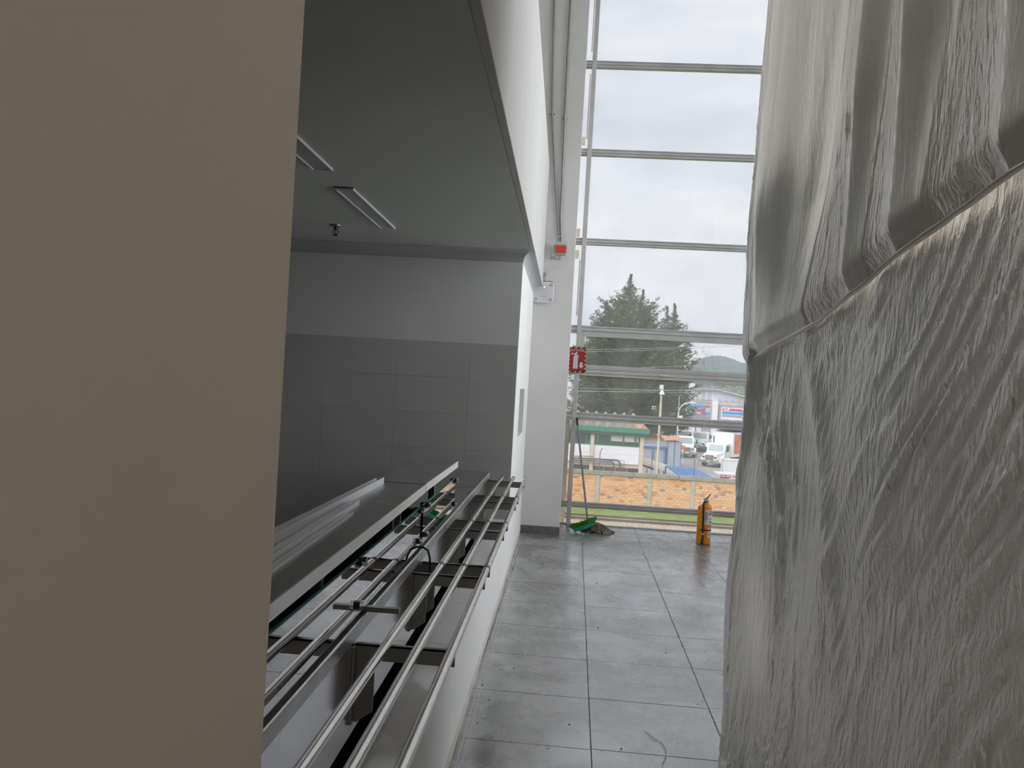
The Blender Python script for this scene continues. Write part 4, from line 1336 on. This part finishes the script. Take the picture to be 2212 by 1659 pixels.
def truck(px, py, Y, rot, label, box_mat='truck_white', bumper='bumper_steel', grille='grille', advert=False, sc=1.0, emblem=False, cargo=True):
    t = bpy.data.objects.new('truck', None)
    link(t, None, label=label, category='truck', group='white trucks parked in the yard')
    # cab and bonnet
    cab = MB()
    cab.prism([(0.25, .75), (0.25, 1.52), (.62, 2.30), (.80, 2.42), (1.85, 2.42), (1.85, .75)], 'x', -1.0, 1.0)
    cab.build('cab', 'truck_white', t, bevel=.05)
    hood = MB()
    hood.add([(-.78, -1.15, .72), (.78, -1.15, .72), (.92, .3, .72), (-.92, .3, .72), (-.72, -1.08, 1.32), (.72, -1.08, 1.32), (.88, .3, 1.54), (-.88, .3, 1.54)],
             [(0, 3, 2, 1), (4, 5, 6, 7), (0, 1, 5, 4), (1, 2, 6, 5), (2, 3, 7, 6), (3, 0, 4, 7)])
    hd_ = hood.build('bonnet', 'truck_white', t, bevel=.06)
    g = box('grille', grille, t, -.46, .46, -1.20, -1.13, .80, 1.26, bevel=.02)
    for k in range(5):
        box('grille_bar', 'bumper_steel', g, -.45, .45, -1.215, -1.20, .84 + .085 * k, .86 + .085 * k)
    if emblem:
        MB().prism([(-.10, 1.00), (-.045, 1.00), (-.045, .985), (.055, .985), (.055, 1.005), (.115, 1.005), (.095, 1.055), (.05, 1.055), (.05, 1.07), (-.05, 1.07), (-.05, 1.05), (-.12, 1.05)], 'y', -1.235, -1.216).build('emblem', 'plate_yellow', g)
    for s_ in (-1, 1):
        hl = box('headlamp', 'chrome', t, s_ * .66 - .13, s_ * .66 + .13, -1.20, -1.12, .93, 1.17, bevel=.02)
        box('indicator', 'orange_board', hl, s_ * .86 - .06, s_ * .86 + .06, -1.02, -.9, 1.28, 1.34)
        fd = MB()
        arc = [(.0 + .66 * math.cos(a), .50 + .66 * math.sin(a)) for a in [PI * k / 10 for k in range(11)]]
        inn = [(.0 + .56 * math.cos(a), .50 + .56 * math.sin(a)) for a in [PI * k / 10 for k in range(10, -1, -1)]]
        fd.prism(arc + inn, 'x', s_ * .80, s_ * 1.16)
        fd.build('mudguard', 'truck_white', t)
        mi = MB().tube([(s_ * 1.0, .45, 1.6), (s_ * 1.22, .35, 1.65), (s_ * 1.22, .35, 2.1)], .025, 6).build('mirror_arm', 'truck_dark', t)
        box('mirror', 'truck_dark', mi, s_ * 1.30 - .07, s_ * 1.30 + .07, .30, .38, 1.65, 2.12, bevel=.01)
        wheel(t, s_ * .98, 0)
        wheel(t, s_ * .95, 4.4); wheel(t, s_ * .62, 4.4)
    bp = box('bumper', bumper, t, -1.14, 1.14, -1.34, -1.18, .46, .74, bevel=.03)
    box('number_plate', 'plate_yellow', bp, -.15, .15, -1.36, -1.34, .54, .70)
    for s_ in (-1, 1):
        box('fog_slot', 'truck_dark', bp, s_ * .38 - .11, s_ * .38 + .11, -1.35, -1.34, .58, .66)
    box('underside', 'truck_dark', t, -.55, .55, -1.1, 7.2, .45, .80)
    ws = MB()
    ws.add([(-.84, .285, 1.62), (.84, .285, 1.62), (.76, .585, 2.24), (-.76, .585, 2.24), (-.84, .255, 1.60), (.84, .255, 1.60), (.76, .555, 2.26), (-.76, .555, 2.26)],
           [(0, 1, 2, 3), (7, 6, 5, 4), (0, 4, 5, 1), (1, 5, 6, 2), (2, 6, 7, 3), (3, 7, 4, 0)])
    ws.build('windscreen', 'windscreen', t)
    for s_ in (-1, 1):
        box('side_window', 'dark_glass', t, s_ * 1.0 - .012, s_ * 1.0 + .012, .75, 1.5, 1.62, 2.2)
    MB().tube([(-.95, 1.95, .8), (-.95, 1.95, 3.0), (-.98, 1.9, 3.12)], .05, 8).build('exhaust_stack', 'truck_dark', t)
    if cargo:
        cb = box('cargo_box', box_mat, t, -1.2, 1.2, 2.0, 7.6, .98, 3.62, bevel=.03)
        for zz in (1.0, 3.56):
            box('edge_rail', 'lamp_white', cb, -1.215, 1.215, 1.985, 7.615, zz, zz + .06)
        if advert:
            ad = box('advert_panel', 'advert_red', cb, 1.201, 1.222, 2.35, 6.9, 1.35, 3.35)
            box('advert_field', 'advert_brown', ad, 1.222, 1.230, 2.50, 6.75, 1.48, 3.24)
            box('advert_corner', 'orange_board', ad, 1.230, 1.236, 2.50, 3.35, 2.72, 3.24)
            MB().prism([(3.5, 2.1), (3.7, 2.75), (4.5, 2.75), (4.3, 2.15)], 'x', 1.230, 1.238).build('advert_shape', 'advert_yellow', ad)
            MB().prism([(3.4, 1.62), (3.5, 2.0), (4.4, 2.08), (4.9, 1.85), (4.6, 1.55), (4.1, 1.7)], 'x', 1.230, 1.238).build('advert_shape', 'advert_yellow', ad)
            MB().prism([(2.6, 1.55), (2.9, 2.2), (3.3, 2.05), (3.2, 1.6)], 'x', 1.230, 1.238).build('advert_shape', 'orange_board', ad)
            box('side_strip', 'white_panel', cb, 1.201, 1.215, 2.05, 7.55, 1.02, 1.30)
    p = at(px, py, Y)
    t.location = (p.x, Y, GZ)
    t.rotation_euler = (0, 0, rot)
    t.scale = (sc,) * 3
    return t


truck(1541, 1008, 83, math.radians(-34), 'white truck with a red picture panel on its cargo box', advert=True, emblem=True)
truck(1510, 976, 104, math.radians(-20), 'white bonneted truck with a blue bumper, farthest back', bumper='blue_paint', grille='lamp_white', box_mat='cream', sc=1.05, cargo=False)
truck(1480, 988, 93, math.radians(-2), 'white truck half hidden by the shed, grey bumper', cargo=False)
Yt = 108
tr = at(1474, 940, Yt)
tb = thing('cargo_trailer', 'cream box trailer standing behind the street lamp', 'trailer', (tr.x, Yt, GZ))
box('trailer_box', 'cream', tb, at(1455, 940, Yt).x, at(1494, 940, Yt).x, Yt, Yt + 2.4, at(1474, 949, Yt).z, at(1474, 932, Yt).z, bevel=.03)
box('trailer_frame', 'truck_dark', tb, at(1458, 940, Yt).x, at(1492, 940, Yt).x, Yt + .3, Yt + 2.1, at(1474, 955, Yt).z, at(1474, 949, Yt).z)
for px in (1464, 1484):
    x = at(px, 950, Yt).x
    MB().tube([(x, Yt + .2, GZ + .5), (x, Yt + .5, GZ + .5)], .5, 14).build('wheel', 'tyre', tb, smooth=True)
ct = thing('shipping_container', 'pale grey container partly hidden behind the plastic sheet', 'container', (at(1580, 1005, 66).x, 66, GZ))
x0_, x1_ = at(1563, 1005, 66).x, at(1563, 1005, 66).x + 2.4
zt_ = at(1566, 992, 66).z
box('container_body', 'facade_light', ct, x0_, x1_, 66.05, 67.2, GZ, zt_)
corrugated('container_front', 'facade_light', ct, x0_, x1_, 66, GZ + .05, zt_ - .05, .3, .03, .05)
box('container_frame', 'lamp_white', ct, x0_ - .02, x1_ + .02, 65.95, 66.02, zt_ - .08, zt_ + .02)
fb = thing('flatbed_trailer', 'low trailer tail with a red and white light bar behind the wall', 'trailer', (at(1570, 1028, 57).x, 57, GZ))
x0_, x1_ = at(1549, 1028, 57).x, at(1592, 1028, 57).x
box('deck', 'lamp_white', fb, x0_, x1_, 57, 58.4, at(1565, 1026, 57).z, at(1565, 1023, 57).z)
lb = box('light_bar', 'sign_rose', fb, at(1556, 1028, 57).x, x1_, 56.95, 57, at(1565, 1031, 57).z, at(1565, 1026.5, 57).z)
for px in (1560, 1569, 1579):
    x = at(px, 1029, 57).x
    box('reflector', 'lamp_white', lb, x, x + .16, 56.93, 56.95, at(1565, 1030, 57).z, at(1565, 1028, 57).z)
for x in (x0_ + .3, x1_ - .3):
    MB().tube([(x - .12, 57.8, GZ + .45), (x + .12, 57.8, GZ + .45)], .45, 14).build('wheel', 'tyre', fb, smooth=True)
box('chassis', 'truck_dark', fb, x0_ + .5, x1_ - .5, 57.1, 58.3, GZ + .4, at(1565, 1026, 57).z)

# ---------------------------------------------------------------- grey building with coloured signs
Yg = 130.0
ag = lambda px, py: at(px, py, Yg)
x0_, x1_ = ag(1497, 880).x, ag(1660, 880).x
xc_ = ag(1538, 880).x
gbz = thing('warehouse', 'grey warehouse with striped and chequered coloured signs', 'building', ((x0_ + x1_) / 2, Yg, GZ))
ztop = ag(1545, 842).z
zmid = ag(1545, 866).z
box('main_body', 'facade_grey', gbz, x0_, x1_, Yg + .2, Yg + 18, GZ, zmid)
# upper cladding under the sloping roof
xq = ag(1620, 860).x; zq = ag(1620, 861).z
MB().prism([(ag(1500, 842).x, zmid), (ag(1500, 842).x, ag(1500, 842).z), (xc_ + .6, ztop), (xq, zq), (x1_, zq - (x1_ - xq) * .2), (x1_, zmid - .05)], 'y', Yg + .15, Yg + 17).build('upper_wall', 'facade_upper', gbz)
for i in range(9):
    px = 1502 + 4.5 * i
    p = ag(px, 848)
    box('cladding_strip', ('clad_yellow', 'clad_blue', 'facade_light')[i % 3], gbz, p.x, p.x + .30, Yg + .08, Yg + .15, zmid + .1, ag(px, 846).z)
for i, px in enumerate((1552, 1566, 1580, 1594, 1606)):
    p = ag(px, 856)
    box('cladding_strip', ('clad_blue', 'clad_yellow')[i % 2], gbz, p.x, p.x + .5, Yg + .08, Yg + .15, zmid + .1, ag(px, 858).z)
rf = MB()
rf.prism([(ag(1498, 841).x, ag(1498, 841).z), (xc_ + .6, ztop), (xq + 3, zq - .6), (xq + 3, zq - .42), (xc_ + .6, ztop + .16), (ag(1498, 841).x, ag(1498, 841).z + .15)], 'y', Yg - .5, Yg + 17)
rf.build('roof', 'facade_grey', gbz)
box('roof_hut', 'facade_light', gbz, ag(1500, 833).x, ag(1510, 833).x, Yg + 4, Yg + 6, ag(1505, 843).z, ag(1505, 828).z)
box('white_pier', 'white_panel', gbz, ag(1538, 880).x, ag(1550, 880).x, Yg - .35, Yg + .2, GZ, ag(1545, 866).z)
# striped sign
sx0, sx1 = ag(1553, 890).x, ag(1632, 890).x
zs1, zs0 = ag(1585, 876).z, ag(1585, 912).z
sf = box('striped_sign', 'sign_grey', gbz, sx0, sx1, Yg - .05, Yg + .2, zs0, zs1)
box('sign_field', 'white_panel', sf, sx0 + .35, sx1 - .3, Yg - .12, Yg - .05, zs0 + .35, zs1 - .4)
zi = zs1 - .55
for (mm, dz0, dz1, xa, xb) in (('sign_rose', 0, .38, .5, 3.7), ('sign_blue', .52, .92, .5, 3.7), ('sign_mint', .92, 1.1, .5, 3.7), ('sign_grey', 1.1, 1.38, .5, 3.7), ('sign_slate', .15, .5, 3.7, 5.0), ('sign_blue', .5, 1.05, 3.7, 5.0), ('sign_rose', 1.3, 1.6, 3.7, 5.0)):
    box('sign_stripe', mm, sf, sx0 + xa, sx0 + xb, Yg - .16, Yg - .12, zi - dz1, zi - dz0)
MB().prism([(sx0 + .9, zi - .05), (sx0 + 1.25, zi - .30), (sx0 + 1.35, zi - .05), (sx0 + 1.7, zi + .02), (sx0 + 1.5, zi - .34), (sx0 + .75, zi - .34)], 'y', Yg - .19, Yg - .16).build('sign_swoosh', 'white_panel', sf)
# chequered sign on the receding wing
wx0, wx1 = ag(1484, 890).x, ag(1534, 890).x
zc1_, zc0_ = ag(1510, 874).z, ag(1510, 899).z
cs = box('chequered_sign', 'white_panel', gbz, wx0, wx1, Yg - .10, Yg + .2, zc0_ - .1, zc1_ + .1)
box('sign_hood', 'sign_grey', cs, wx0 + .6, wx1 - .05, Yg - .18, Yg - .10, zc1_ + .12, zc1_ + .55)
cols_ = ['sign_blue', 'sign_slate', 'sign_mint', 'sign_rose', 'sign_grey', 'sign_rose', 'sign_slate', 'sign_blue']
nc, nr = 5, 5
hh = (zc1_ - zc0_) / nr; ww = (wx1 - wx0 - .1) / nc
for c_ in range(nc):
    for r_ in range(nr):
        mm = cols_[(c_ * 3 + r_ * 2 + (c_ * r_) % 3) % len(cols_)]
        drop = .22 * c_ / nc
        box('sign_tile', mm, cs, wx0 + .05 + ww * c_, wx0 + .05 + ww * (c_ + 1) - .01, Yg - .15, Yg - .10, zc0_ + hh * r_ - drop * .2, zc0_ + hh * (r_ + 1) - .01 - drop * .2)
# lower doors and windows
for (pa, pb, ya, yb, mm) in ((1556, 1625, 922, 931, 'dark_glass'), (1470, 1484, 918, 928, 'dark_glass'), (1486, 1515, 920, 950, 'facade_light'), (1517, 1535, 921, 955, 'sign_grey')):
    box('lower_opening', mm, gbz, ag(pa, 926).x, ag(pb, 926).x, Yg - .02, Yg + .2, ag(1540, yb).z, ag(1540, ya).z)

# ---------------------------------------------------------------- small houses farther off
def house(name, px0, px1, ytop, Y, wall_m, roof_m, label, d=6):
    a_, b_ = at(px0, ytop, Y), at(px1, ytop, Y)
    t = thing(name, label, 'house', ((a_.x + b_.x) / 2, Y, GZ))
    box('wall', wall_m, t, a_.x, b_.x, Y, Y + d, GZ, b_.z - .6)
    xm = (a_.x + b_.x) / 2
    MB().prism([(a_.x - .3, b_.z - .6), (b_.x + .3, b_.z - .6), (xm, b_.z + .4)], 'y', Y - .3, Y + d).build('roof', roof_m, t)
    n_ = 3
    for k in range(n_):
        x = a_.x + (b_.x - a_.x) * (k + .5) / n_
        wd = box('window_frame', 'lamp_white', t, x - .35, x + .35, Y - .06, Y, b_.z - 1.9, b_.z - 1.0)
        box('pane', 'dark_glass', wd, x - .28, x + .28, Y - .08, Y - .06, b_.z - 1.83, b_.z - 1.07)


house('house', 1395, 1418, 905, 118, 'house_red', 'roof_red', 'small red brick house behind the pole')
house('house', 1200, 1240, 866, 112, 'house_pale', 'roof_red', 'pale house seen beside the column')
house('house', 1247, 1272, 876, 108, 'white_panel', 'roof_fibre', 'white house behind the folded roof')

# ---------------------------------------------------------------- poles, lamps, wires
Yp = 56.0
p0, p1 = at(1419, 1020, Yp), at(1425, 852, Yp)
t = thing('utility_pole', 'weathered pale pole with a white lamp on top behind the brick wall', 'pole', (p0.x, Yp, GZ))
MB().tube([(p0.x, Yp, GZ), (p0.x, Yp, p1.z)], [.11, .08], 10).build('shaft', 'pole', t, smooth=True)
MB().lathe([(.17, -.02), (.20, .02), (.09, .30), (.07, .34)], (p0.x + .03, Yp - .05, p1.z), 14).build('lamp_shade', 'lamp_white', t, smooth=True)
box('lamp_box', 'lamp_white', t, p0.x - .15, p0.x + .12, Yp - .12, Yp + .12, p1.z + .36, p1.z + .68, bevel=.02)
q = at(1411, 880, Yp)
fl_ = MB()
fl_.box(q.x - .10, q.x + .14, Yp - .3, Yp - .1, q.z - .12, q.z + .10)
f_o = fl_.build('floodlight', 'lamp_white', t, bevel=.01)
box('floodlight_glass', 'truck_dark', f_o, q.x - .06, q.x + .10, Yp - .32, Yp - .3, q.z - .08, q.z + .06)
for (dx, dz) in ((-.45, .38), (-.35, .18), (-.5, .05)):
    MB().tube([(q.x, Yp - .2, q.z), (q.x + dx, Yp - .3, q.z + dz)], .03, 5).build('bracket_arm', 'truck_dark', t)
MB().tube([(p0.x, Yp, q.z - .1), (q.x, Yp - .2, q.z - .05)], .025, 5).build('bracket_arm', 'truck_dark', t)

Yl = 96.0
b0 = at(1462, 955, Yl)
t = thing('street_lamp', 'white street lamp with a curved arm beside the warehouse', 'street lamp', (b0.x, Yl, GZ))
za = at(1466, 893, Yl).z
arc = [(b0.x, Yl, GZ), (b0.x, Yl, za)]
for k in range(1, 8):
    a_ = PI / 2 * k / 7
    arc.append((b0.x + 1.25 * (1 - math.cos(a_)), Yl, za + 1.35 * math.sin(a_)))
MB().tube(arc, [.11, .085] + [.06] * 7, 8).build('shaft', 'lamp_white', t, smooth=True)
e_ = arc[-1]
MB().tube([(e_[0] - .05, Yl, e_[2]), (e_[0] + .3, Yl, e_[2] + .06), (e_[0] + .75, Yl, e_[2] + .02)], [.06, .16, .08], 8).build('lamp_head', 'lamp_white', t, smooth=True)
MB().tube([(b0.x, Yl, za), (b0.x, Yl, za + 2.1)], .04, 6).build('mast', 'lamp_white', t)
box('meter_box', 'cream', t, b0.x + .08, b0.x + .5, Yl - .15, Yl + .1, za - .7, za - .25)
MB().lathe([(.05, -.18), (.20, -.10), (.20, .04), (.1, .12)], (b0.x + .35, Yl, za - 1.05), 10).build('camera_dome', 'lamp_white', t, smooth=True)
Yv = 74.0
xl, xr = at(1105, 830, Yv).x, at(1760, 830, Yv).x
for x, lb in ((xl, 'wooden power pole hidden behind the column'), (xr, 'wooden power pole hidden behind the plastic sheet')):
    t = thing('power_pole', lb, 'pole', (x, Yv, GZ), 'power poles')
    MB().tube([(x, Yv, GZ), (x, Yv, 8.2)], [.16, .1], 8).build('shaft', 'bark', t, smooth=True)
    for z in (2.6, 4.0, 6.2):
        box('crossarm', 'bark', t, x - .07, x + .07, Yv - .9, Yv + .9, z - .07, z + .07)
wl_ = ['highest overhead wire, crossing the dark tree top', 'second highest overhead wire, just below the highest one', 'overhead wire crossing the hill below the sash', 'upper wire of the lower bundle by the lamp pole', 'middle wire of the lower bundle by the lamp pole', 'lowest wire of the lower bundle by the lamp pole']
for i, (pa, ya, pb, yb) in enumerate(((1230, 752.5, 1660, 737), (1230, 757, 1660, 740), (1230, 795, 1660, 777), (1210, 834, 1505, 838), (1210, 840, 1505, 843), (1210, 843, 1505, 836.5))):
    sl_ = (yb - ya) / (pb - pa)
    Yq = Yv - .5 + .2 * i
    a_, b_ = at(1105, ya + sl_ * (1105 - pa), Yq), at(1760, ya + sl_ * (1760 - pa), Yq)
    a_.x, b_.x = xl, xr
    pts = [a_.lerp(b_, k / 14) - Vector((0, 0, .25 * math.sin(PI * k / 14))) for k in range(15)]
    MB().tube(pts, .015, 5).build('overhead_wire', 'wire', None, label=wl_[i], category='wire', group='overhead wires in front of the trees')


# ---------------------------------------------------------------- trees
def foliage(name, material, centres, parent, size0, per, rng):
    """sprays of narrow needle blades around branch points"""
    vs, fs = [], []
    for (c, d, sz_) in centres:
        size = size0 * sz_
        for k in range(per):
            dd = (d + Vector((rng.gauss(0, .55), rng.gauss(0, .55), rng.gauss(0, .35)))).normalized()
            sd = dd.cross(Vector((rng.gauss(0, 1), rng.gauss(0, 1), rng.gauss(0, 1)))).normalized()
            L = size * rng.uniform(.6, 1.4); w_ = size * rng.uniform(.13, .26)
            b = c + Vector((rng.gauss(0, size * .5), rng.gauss(0, size * .5), rng.gauss(0, size * .35)))
            i = len(vs)
            vs += [b - sd * w_ * .5, b + dd * L * .5 - sd * w_, b + dd * L, b + dd * L * .5 + sd * w_]
            fs.append((i, i + 1, i + 2, i + 3))
    return MB().add(vs, fs).build(name, material, parent, kind='stuff')


def conifer(px, ytop, Y, spread, label, seed, nb=420, prof=None, tops=()):
    rng = random.Random(seed)
    top = at(px, ytop, Y); H = top.z - GZ
    t = thing('conifer_tree', label, 'tree', (top.x, Y, GZ), 'tall conifers behind the buildings')
    MB().tube([(top.x, Y, GZ), (top.x, Y, GZ + H * .5), (top.x, Y, GZ + H * .97)], [.5, .3, .04], 9).build('trunk', 'bark', t, smooth=True)
    dark, light, br_ = [], [], MB()
    stems = [(top.x, Y, GZ + H, 1.0)] + [(at(a, b, Y).x, Y + dy, at(a, b, Y).z, s_) for (a, b, dy, s_) in tops]
    for si, (sx, sy, sz, sc_) in enumerate(stems):
        if si:
            br_.tube([(top.x, Y, GZ + H * .35), ((top.x + sx) / 2, sy, GZ + H * .45), (sx, sy, sz)], [.25, .15, .03], 6)
        n_ = int(nb * sc_)
        for k in range(n_):
            h = (k + .5) / n_
            h = .10 + .90 * h ** .85
            z = GZ + (sz - GZ) * h
            L = spread * sc_ * prof(h) * (rng.uniform(.55, 1.0) if rng.random() < .75 else rng.uniform(1.0, 1.28))
            if L < .06: L = .06
            az = rng.uniform(0, 2 * PI)
            bx = sx if si == 0 else sx + (top.x - sx) * max(0, .55 - h)
            dirh = Vector((math.cos(az), math.sin(az), 0))
            rise = rng.uniform(.12, .45) + .35 * h * rng.random()
            a_ = Vector((bx, sy, z))
            tip = a_ + dirh * L + Vector((0, 0, L * rise))
            mid = a_ + dirh * L * .55 + Vector((0, 0, L * rise * .25 - .02 * L))
            if L > 1.2 and k % 3 == 0:
                br_.tube([a_, mid, tip], [.05, .035, .01], 4)
            ns = max(3, int(L / .30))
            for j in range(ns):
                u = .22 + .78 * (j + rng.random()) / ns
                c_ = a_.lerp(mid, u / .55) if u < .55 else mid.lerp(tip, (u - .55) / .45)
                d_ = (dirh * .8 + Vector((0, 0, .35))).normalized()
                (light if rng.random() < .38 else dark).append((c_, d_, .42 if h > .92 else .65 if h > .84 else 1.0))
    br_.build('branches', 'bark', t)
    foliage('foliage', 'needle_dark', dark, t, .27, 10, rng)
    foliage('foliage', 'needle_light', light, t, .27, 10, rng)
    return t


prof_a = lambda h: (min(1.0, ((1 - h) / .36) ** .8) * (1.0 if h > .3 else .95) if h < .93 else ((1 - h) / .07) * .14 + .02)
def prof_main(h):
    if h > .93: return .005 + (1 - h) / .07 * .085
    if h > .86: return .09 + (.93 - h) / .07 * .16
    if h > .72: return .25 + (.86 - h) / .14 * .50
    return min(1.0, .75 + (.72 - h) / .3 * .25)
conifer(1363, 593, 98, 5.6, 'tallest dark conifer with a pointed top behind the white building', 3, 680, prof_main, tops=((1388, 628, -1, .5), (1312, 650, 1, .6)))
conifer(1458, 656, 104, 3.3, 'shorter twin topped conifer beside the tallest one', 5, 400, prof_main, tops=((1444, 660, 1, .7),))
conifer(1296, 705, 101, 3.6, 'low broad conifer nearest the column', 8, 330, prof_main)
conifer(1412, 700, 100, 4.3, 'broad conifer filling the gap between the tallest and the twin topped ones', 12, 430, prof_main)


def bush(px, py, Y, rx, rz, label, seed, material='leaf_green', dens=260):
    rng = random.Random(seed)
    c = at(px, py, Y)
    t = thing('bush', label, 'bush', (c.x, Y, GZ), 'bushes among the buildings')
    MB().tube([(c.x, Y, GZ), (c.x, Y, c.z)], [.15, .06], 7).build('stem', 'bark', t)
    cs_ = []
    for k in range(dens):
        v_ = Vector((rng.gauss(0, 1), rng.gauss(0, 1), rng.gauss(0, 1))).normalized() * (rng.random() ** .4)
        cs_.append((Vector((c.x + v_.x * rx, Y + v_.y * rx, c.z + v_.z * rz)), Vector((v_.x, v_.y, v_.z + .3)).normalized(), 1.0))
    foliage('leaves', material, cs_, t, .34, 5, rng)


bush(1447, 915, 112, 2.6, 2.2, 'round green bush left of the street lamp', 2)
bush(1395, 930, 112, 2.0, 1.6, 'green bush between the green fascia and the pole', 4)
bush(1505, 800, 260, 8.0, 7.0, 'olive tree tops above the warehouse', 6, dens=400)
bush(1560, 835, 240, 11.0, 4.0, 'pale tree tops behind the warehouse roof', 9, dens=500)
bush(1610, 832, 245, 9.0, 4.0, 'trees behind the warehouse roof next to the plastic sheet', 10, dens=400)

# ---------------------------------------------------------------- wooded hill with haze in front of it
HP = [(1380, 850), (1440, 830), (1478, 806), (1495, 788), (1512, 775), (1532, 770), (1555, 769), (1575, 774), (1595, 782), (1615, 788), (1650, 786), (1700, 796), (1800, 815), (1900, 830)]


def hill_z(x):
    q = [at(a, b, 800.0) for a, b in HP]
    for k in range(len(q) - 1):
        if x <= q[k + 1].x:
            u = min(1, max(0, (x - q[k].x) / (q[k + 1].x - q[k].x)))
            return q[k].z + (q[k + 1].z - q[k].z) * u
    return q[-1].z


vs, fs = [], []
Yh = 800.0
nx_, ny_ = 220, 14
pk = at(1550, 772, Yh); bs = at(1550, 850, Yh)
xa, xb = at(1380, 850, Yh).x, at(1800, 850, Yh).x
for i in range(nx_ + 1):
    x = xa + (xb - xa) * i / nx_
    prof_h = hill_z(x) + 18
    for j in range(ny_ + 1):
        v_ = j / ny_
        y = Yh - 90 * (1 - v_)
        bumpy = (1.2 * abs(fnoise(x * .16, y * .12, 1)) + 1.3 * fnoise(x * .45, y * .3, 4)) * v_
        vs.append((x, y, -18 + (prof_h) * math.sin(v_ * PI / 2) + bumpy))
for i in range(nx_):
    for j in range(ny_):
        a_ = i * (ny_ + 1) + j
        fs.append((a_, a_ + ny_ + 1, a_ + ny_ + 2, a_ + 1))
MB().add(vs, fs).build('hill', 'hill_forest', None, kind='structure', label='distant wooded hill in the haze', category='hill')
hz = bpy.data.materials.new('haze'); hz.use_nodes = True
hn, hl_ = hz.node_tree.nodes, hz.node_tree.links
hn.clear()
ho = hn.new('ShaderNodeOutputMaterial'); hv = hn.new('ShaderNodeVolumeScatter')
hv.inputs['Color'].default_value = (0.70, 0.84, 1.0, 1); hv.inputs['Density'].default_value = .0011
hl_.new(hv.outputs['Volume'], ho.inputs['Volume'])
MB().box(at(1300, 850, 300).x, at(1900, 850, 760).x, 280, 690, -10, 75).build('haze', hz, None, kind='stuff', label='thin haze lying in front of the distant hill', category='haze')
